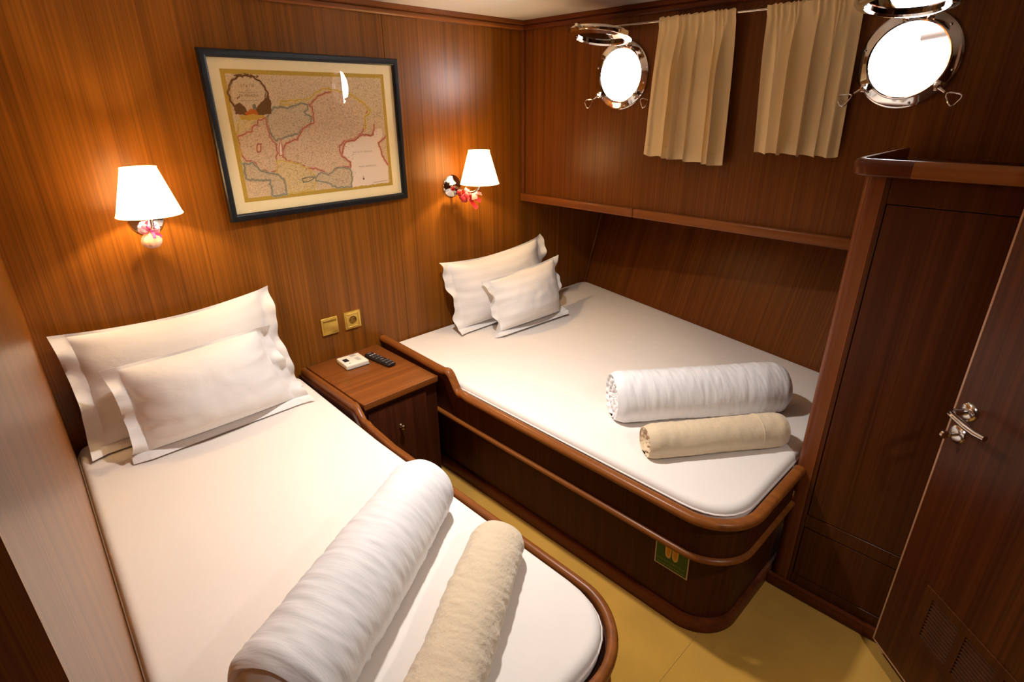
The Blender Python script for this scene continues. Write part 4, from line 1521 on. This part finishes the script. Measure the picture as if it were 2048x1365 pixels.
# ================================================================== PILLOWS
def pillow(name, TL, TR, BL, BR, T, label, seed, matn, fl=0.048, sag=0.02, front=0.62, ft=0.010, fb=0.030):
    """quilted body between four corner points with a flat rippled flange all round"""
    TL, TR, BL, BR = map(Vector, (TL, TR, BL, BR))
    nrm = ((TR - TL) + (BR - BL)).cross((TL - BL) + (TR - BR)).normalized()     # faces the room (-y)
    if nrm.y > 0:
        nrm = -nrm
    W = ((TR - TL).length + (BR - BL).length) / 2
    H_ = ((TL - BL).length + (TR - BR).length) / 2
    nu, nv = 64, 44
    fu, f0, f1_ = fl / W, fb / H_, ft / H_
    v0_, v1_ = f0, 1 - f1_
    upv = ((TL - BL) + (TR - BR)).normalized()

    def P(u, v, side):
        base = BL * (1 - u) * (1 - v) + BR * u * (1 - v) + TL * (1 - u) * v + TR * u * v
        # edges bow inwards between the corners
        bow_top = -sag * 4 * u * (1 - u) * v * v
        bow_side = 0.018 * 4 * v * (1 - v) * (1 - 2 * u) * abs(1 - 2 * u)
        base = base + upv * bow_top + (TR - TL).normalized() * bow_side
        a = (u - fu) / (1 - 2 * fu) * 2 - 1
        b = (v - v0_) / (v1_ - v0_) * 2 - 1
        a += 0.035 * noise.noise(Vector((v * 5.5, seed * 3, 1.0 if a > 0 else 4.0))) * abs(a)
        inside = max(abs(a), abs(b)) < 1
        h = 0.0
        if inside:
            h = (max(0, 1 - abs(a) ** 2.5) ** 0.72) * (max(0, 1 - abs(b) ** 2.6) ** 0.55)
            h *= 1 - 0.10 * (b)
            h += 0.045 * h * noise.noise(Vector((u * 5, v * 4, seed))) 
            h += 0.03 * h * noise.noise(Vector((u * 13, v * 7, seed + 20)))
            # gathers radiating from the side seams
            k = math.exp(-(1 - abs(a)) * 5.5)
            h += 0.13 * k * h * math.sin(v * 26 + 3 * noise.noise(Vector((u * 4, v * 6, seed + 4))) + seed)
        off = h * T * (front if side > 0 else (1 - front)) * (1 if side > 0 else -1)
        # flange ripple
        ed = max(0, abs(a) - 1) / (2 * fu / (1 - 2 * fu)) if abs(a) > 1 else 0
        eb = (max(0, v - v1_) / f1_ if b > 1 else max(0, v0_ - v) / f0) if abs(b) > 1 else 0
        rip = 0
        if ed:
            rip += ed * 0.022 * math.sin(v * 13 + seed * 2 + (0 if a < 0 else 2)) + ed * 0.008 * math.sin(v * 31 + seed)
        if eb and b > 0:
            rip += eb * 0.004 * math.sin(u * 12 + seed)
        p = base + nrm * (off + rip + (0.0009 * side))
        if eb and b < 0:       # bottom flange lies out flat on the sheet, towards the room
            p = p + nrm * (eb * fb * 0.8) + upv * (eb * fb * 0.9 - eb * eb * fb * 0.7)
        return p

    bm = NB()
    uvl = bm.loops.layers.uv.new('UVMap')
    G = {}
    # sheet parameters: finer near the seams
    us = sorted(set([i / nu for i in range(nu + 1)] + [fu, 1 - fu]))
    vs_ = sorted(set([j / nv for j in range(nv + 1)] + [v0_, v1_]))
    for s in (1, -1):
        for i, u in enumerate(us):
            for j, v in enumerate(vs_):
                G[s, i, j] = bm.verts.new(P(u, v, s))
    a, b = len(us), len(vs_)
    uv = {}
    for s in (1, -1):
        for i in range(a):
            for j in range(b):
                uv[G[s, i, j]] = (us[i] * W, vs_[j] * H_)
    fls = []
    for i in range(a - 1):
        for j in range(b - 1):
            um, vm = (us[i] + us[i + 1]) / 2, (vs_[j] + vs_[j + 1]) / 2
            isf = um < fu or um > 1 - fu or vm < v0_ or vm > v1_
            f1 = bm.faces.new((G[1, i, j], G[1, i + 1, j], G[1, i + 1, j + 1], G[1, i, j + 1]))
            f2 = bm.faces.new((G[-1, i, j + 1], G[-1, i + 1, j + 1], G[-1, i + 1, j], G[-1, i, j]))
            if isf:
                fls += [f1, f2]
    for i in range(a - 1):
        fls.append(bm.faces.new((G[1, i, 0], G[-1, i, 0], G[-1, i + 1, 0], G[1, i + 1, 0])))
        fls.append(bm.faces.new((G[1, i, b - 1], G[1, i + 1, b - 1], G[-1, i + 1, b - 1], G[-1, i, b - 1])))
    for j in range(b - 1):
        fls.append(bm.faces.new((G[1, 0, j], G[1, 0, j + 1], G[-1, 0, j + 1], G[-1, 0, j])))
        fls.append(bm.faces.new((G[1, a - 1, j], G[-1, a - 1, j], G[-1, a - 1, j + 1], G[1, a - 1, j + 1])))
    for f in bm.faces:
        for l in f.loops:
            l[uvl].uv = uv[l.vert]
    bmesh.ops.recalc_face_normals(bm, faces=bm.faces[:])
    # keep everything above the sheet
    for v in bm.verts:
        v.co.z = max(v.co.z, 0.5358 + 0.0006 * noise.noise(v.co * 30))
        v.co.y = min(v.co.y, -0.004)
    # split the flange off as a part of its own
    fset = set(f.index for f in fls) if False else None
    bm.faces.index_update()
    idx = {f.index for f in fls}
    b2 = bm.copy()
    b2.faces.ensure_lookup_table()
    bm.faces.ensure_lookup_table()
    bmesh.ops.delete(bm, geom=[f for f in bm.faces if f.index in idx], context='FACES')
    bmesh.ops.delete(b2, geom=[f for f in b2.faces if f.index not in idx], context='FACES')
    loc = (BL + BR) / 2
    o = obj(name, bm, matn, None, loc, angle=80, recalc=False)
    obj('flange', b2, matn, o, angle=60, recalc=False)
    return tag(o, label, 'pillow', 'white flanged pillows')


pillow('pillow', (-2.193, -0.050, 0.955), (-1.480, -0.035, 0.958), (-2.195, -0.125, 0.530), (-1.455, -0.125, 0.530), 0.125,
       'tall white pillow against the wall on the left bed, behind another pillow', 1, 'linen_fine', sag=0.030)
pillow('pillow.001', (-2.105, -0.195, 0.850), (-1.575, -0.205, 0.865), (-2.100, -0.268, 0.530), (-1.478, -0.262, 0.530), 0.115,
       'white pillow leaning in front on the left bed', 2.3, 'linen_fine', sag=0.006, front=0.85)
pillow('pillow.002', (-0.655, -0.050, 0.893), (0.075, -0.090, 0.935), (-0.640, -0.165, 0.530), (0.06, -0.165, 0.530), 0.17,
       'tall white striped pillow against the wall on the right bed', 4.1, 'linen', sag=0.035)
pillow('pillow.003', (-0.505, -0.225, 0.806), (0.048, -0.225, 0.836), (-0.535, -0.335, 0.530), (-0.035, -0.360, 0.530), 0.125,
       'small white striped pillow in front on the right bed', 5.6, 'linen', fl=0.034, sag=0.012, front=0.85)

# ================================================================== ROLLED BEDDING
def roll(name, A, B, ra, rb, z0, label, cat, matn, seed, wrinkle=0.004, turns=3.2, flat=0.82, swap=False, flap=100, gather=0.0, group=None, squash=1.0, dome=0.0, hem=None):
    A, B = Vector((A[0], A[1], 0)), Vector((B[0], B[1], 0))
    ax = (B - A)
    Ln = ax.length
    ax.normalize()
    side = Vector((ax.y, -ax.x, 0))        # towards the foot of the bed
    nl, nt = 160, 88
    bm = NB()
    uvl = bm.loops.layers.uv.new('UVMap')

    def rad(t, s):
        th = 2 * PI * t
        r = ra + (rb - ra) * s
        # outer layer ends in a flap: a small step in the radius
        q = ((math.degrees(th) - flap) % 360) / 360
        r += (0.010 - 0.010 * q) if cat != 'towel' else (0.007 - 0.007 * q)
        w = wrinkle * (noise.noise(Vector((s * Ln * 42 + math.cos(th) * 1.2, math.cos(th) * 1.3, math.sin(th) * 1.3 + seed))) * 0.6 + 0.5 * noise.noise(Vector((s * Ln * 85 + math.sin(th) * 2, math.sin(th) * 1.6, math.cos(th) * 1.6 + seed + 9))))
        w += wrinkle * 1.2 * noise.noise(Vector((s * 4, math.cos(th) * 1.2, math.sin(th) * 1.2 + seed)))
        # soft shoulders at both ends
        e = min(s, 1 - s) * Ln
        rnd_ = 1 - 0.16 * max(0, 1 - e / 0.035) ** 2
        return (r + w) * rnd_

    def pt(t, s, f=1.0, inset=0.0):
        th = 2 * PI * t
        r = rad(t, s) * f
        c = A + ax * (Ln * s + inset)
        R0 = (ra + (rb - ra) * s)
        h = math.sin(th) * r * squash
        z = z0 + R0 * flat * squash + h
        if z < z0 + 0.0015:
            z = z0 + 0.0015 + 0.1 * (0.0015 - 0.0015)
        return c + side * math.cos(th) * r * (1 + (0.06 if z < z0 + 0.02 else 0)) + Vector((0, 0, max(z, z0 + 0.0015)))
    rings = []
    uv = {}
    for i in range(nl + 1):
        s = i / nl
        ring = []
        for k in range(nt):
            v = bm.verts.new(pt(k / nt, s))
            uv[v] = (s * Ln, 2 * PI * ra * k / nt)
            ring.append(v)
        rings.append(ring)
    for i in range(nl):
        for k in range(nt):
            bm.faces.new((rings[i][k], rings[i][(k + 1) % nt], rings[i + 1][(k + 1) % nt], rings[i + 1][k]))
    for f in bm.faces:
        for l in f.loops:
            l[uvl].uv = uv[l.vert]
    loc = (A + B) / 2
    loc.z = z0
    o = obj(name, bm, matn, None, loc, angle=75)
    # rolled ends: a coil of cloth layers
    for s, sg in ((0.0, -1), (1.0, 1)):
        bm = NB()
        uvl = bm.loops.layers.uv.new('UVMap')
        nr = 42
        prev = None
        for j in range(nr + 1):
            f = 1 - j / nr
            ring = []
            for k in range(nt):
                t = k / nt
                ph = (f * turns - t * (1 if sg > 0 else -1)) % 1.0
                ridge = math.sin(ph * PI) ** 0.7
                dep = (0.011 * ridge - 0.012 - 0.014 * (1 - f)) * min(1, j / 2) + gather * 0.010 * math.sin(2 * PI * t * 15 + 9 * f) * f * min(1, j / 2)
                dep += 0.005 * noise.noise(Vector((f * 6, math.cos(2 * PI * t) * 3, math.sin(2 * PI * t) * 3 + seed))) * min(1, j / 2)
                dep += dome * (1 - f * f)
                p = pt(t, s, max(f, 0.02), sg * dep)
                v = bm.verts.new(p)
                ring.append(v)
            if prev:
                for k in range(nt):
                    bm.faces.new((prev[k], prev[(k + 1) % nt], ring[(k + 1) % nt], ring[k]))
            prev = ring
        bm.faces.new(prev)
        obj('rolled_end', bm, matn, o, angle=75)
    if hem:
        bm = NB()
        rr = [[bm.verts.new(pt(k / nt, hem + ds, 1.0 + up)) for k in range(nt)] for ds, up in ((-0.006, 0.0), (-0.004, 0.022), (0.004, 0.022), (0.006, 0.0))]
        for A_, B_ in zip(rr, rr[1:]):
            for k in range(nt):
                bm.faces.new((A_[k], A_[(k + 1) % nt], B_[(k + 1) % nt], B_[k]))
        obj('hem_seam', bm, matn, o, angle=60)
    return tag(o, label, cat, group)


ZR, ZL = 0.5362, 0.5372
roll('rolled_duvet', (-0.735, -1.186), (-0.212, -1.594), 0.091, 0.091, ZR, 'white rolled duvet lying across the right bed behind a beige towel', 'duvet', 'duvet', 1.0, 0.0035, 3.0, 0.84, flap=250, gather=0.6, group='rolled white duvets')
roll('rolled_towel', (-0.862, -1.416), (-0.459, -1.704), 0.054, 0.054, ZR, 'beige rolled towel in front of the rolled duvet on the right bed', 'towel', 'towel', 2.0, 0.0022, 2.6, 0.82, flap=300, hem=0.80, group='rolled beige towels')
roll('rolled_duvet.001', (-2.120, -1.452), (-1.535, -1.115), 0.106, 0.090, ZL, 'large white rolled duvet lying diagonally across the left bed', 'duvet', 'duvet', 3.0, 0.0034, 3.0, 0.84, flap=250, dome=0.03, group='rolled white duvets')
roll('rolled_towel.001', (-2.02, -1.715), (-1.508, -1.395), 0.072, 0.068, ZL, 'beige fleecy rolled towel at the foot of the left bed, nearest the viewer', 'towel', 'towel2', 4.0, 0.004, 2.4, 0.8, flap=300, group='rolled beige towels', squash=0.82)

# ================================================================== GREEN STICKER
st = thing('green_sticker', (-0.928, -1.60, 0.28), 'green sticker with two slippers on the base of the right bed', 'sticker')
sy0, sy1, tz0, tz1 = -1.5405, -1.6610, 0.200, 0.338


def fx(z, d):
    """front of the leaning lower panel at height z"""
    return -0.915 - (0.012 + 0.014 * z / 0.349) - d


def fpoly(bm, pts, d, mi=0):
    f = [bm.verts.new((fx(z, d + 0.0004), y, z)) for y, z in pts]
    b = [bm.verts.new((fx(z, d), y, z)) for y, z in pts]
    bm.faces.new(f).material_index = mi
    bm.faces.new(b[::-1]).material_index = mi
    for i in range(len(pts)):
        j = (i + 1) % len(pts)
        bm.faces.new((f[i], b[i], b[j], f[j])).material_index = mi


bm = NB(); fpoly(bm, [(sy0, tz0), (sy1, tz0), (sy1, tz1), (sy0, tz1)], 0.0003); obj('border', bm, 'sticker_white', st, smooth=False)
bm = NB(); fpoly(bm, [(sy0 - .004, tz0 + .004), (sy1 + .004, tz0 + .004), (sy1 + .004, tz1 - .004), (sy0 - .004, tz1 - .004)], 0.0009); obj('green_field', bm, 'green', st, smooth=False)
for yy in (-1.588, -1.613):
    bm = NB()
    pts = [(yy + 0.0105 * math.cos(math.radians(a)), 0.262 + 0.016 * math.sin(math.radians(a))) for a in range(180, 361, 15)] + [(yy + 0.012, 0.300), (yy + 0.009, 0.322), (yy, 0.330), (yy - 0.009, 0.322), (yy - 0.012, 0.300)]
    fpoly(bm, pts, 0.0015); obj('slipper', bm, 'slipper', st, smooth=False)
    bm = NB()
    fpoly(bm, [(y * .6 + yy * .4, (z - .285) * .75 + .286) for y, z in pts], 0.0020); obj('slipper_sole', bm, 'slipper_in', st, smooth=False)
bm = NB()
rnd = random.Random(3)
for zz, h in ((0.228, .009), (0.212, .006)):
    y = sy0 - 0.010
    while y > sy1 + 0.014:
        w = rnd.uniform(.004, .009)
        fpoly(bm, [(y, zz), (y - w, zz), (y - w, zz + h), (y, zz + h)], 0.0015)
        y -= w + .0022
obj('caption', bm, 'green_text', st, smooth=False)

# ================================================================== ADDED CEILING LAMPS (unseen, put in to light the bed feet) AND OUTSIDE RAIL
for k, (x, y) in enumerate(((-1.22, -0.95), (-1.35, -2.75))):
    r = thing('added_ceiling_lamp' + ('.%03d' % k if k else ''), (x, y, HZ), ['added round recessed ceiling lamp over the gap between the beds', 'added round recessed ceiling lamp by the cabin entrance, as fill'][k], 'ceiling lamp')
    bm = NB()
    lathe(bm, [(0.052, -0.0005), (0.058, -0.004), (0.066, -0.004), (0.070, -0.0005)], (x, y, HZ), (0, 0, 1), 40); obj('ring', bm, 'chrome', r)
    bm = NB()
    lathe(bm, [(0.0515, -0.0006), (0.0515, -0.003), (0, -0.003)], (x, y, HZ), (0, 0, 1), 40); obj('diffuser', bm, 'lampwhite', r)
    l = lamp('added_downlight', 'AREA', (0, 0, 0), (DOWN_W * 0.95, DOWN_W * 0.5)[k], DOWN_C, 0.09)
    l.data.spread = math.radians(128)
    l.parent = r
    l.location = (0, 0, -0.006)

gr = thing('guard_rail', (1.5, -1.5, 1.0), 'orange guard rail outside the porthole above the wardrobe', 'rail')
bm = NB(); tube(bm, [(1.5, -1.395, 1.917), (1.5, -2.6, 2.07)], 0.017, 10); obj('rail', bm, 'rail_orange', gr)
bm = NB(); tube(bm, [(1.5, -2.6, 0.9), (1.5, -2.6, 2.07)], 0.017, 10); obj('post', bm, 'rail_orange', gr)

for o in list(D.objects):
    if o.type == 'MESH' and o.parent is None and 'kind' not in o and 'label' not in o:
        print('UNTAGGED', o.name)
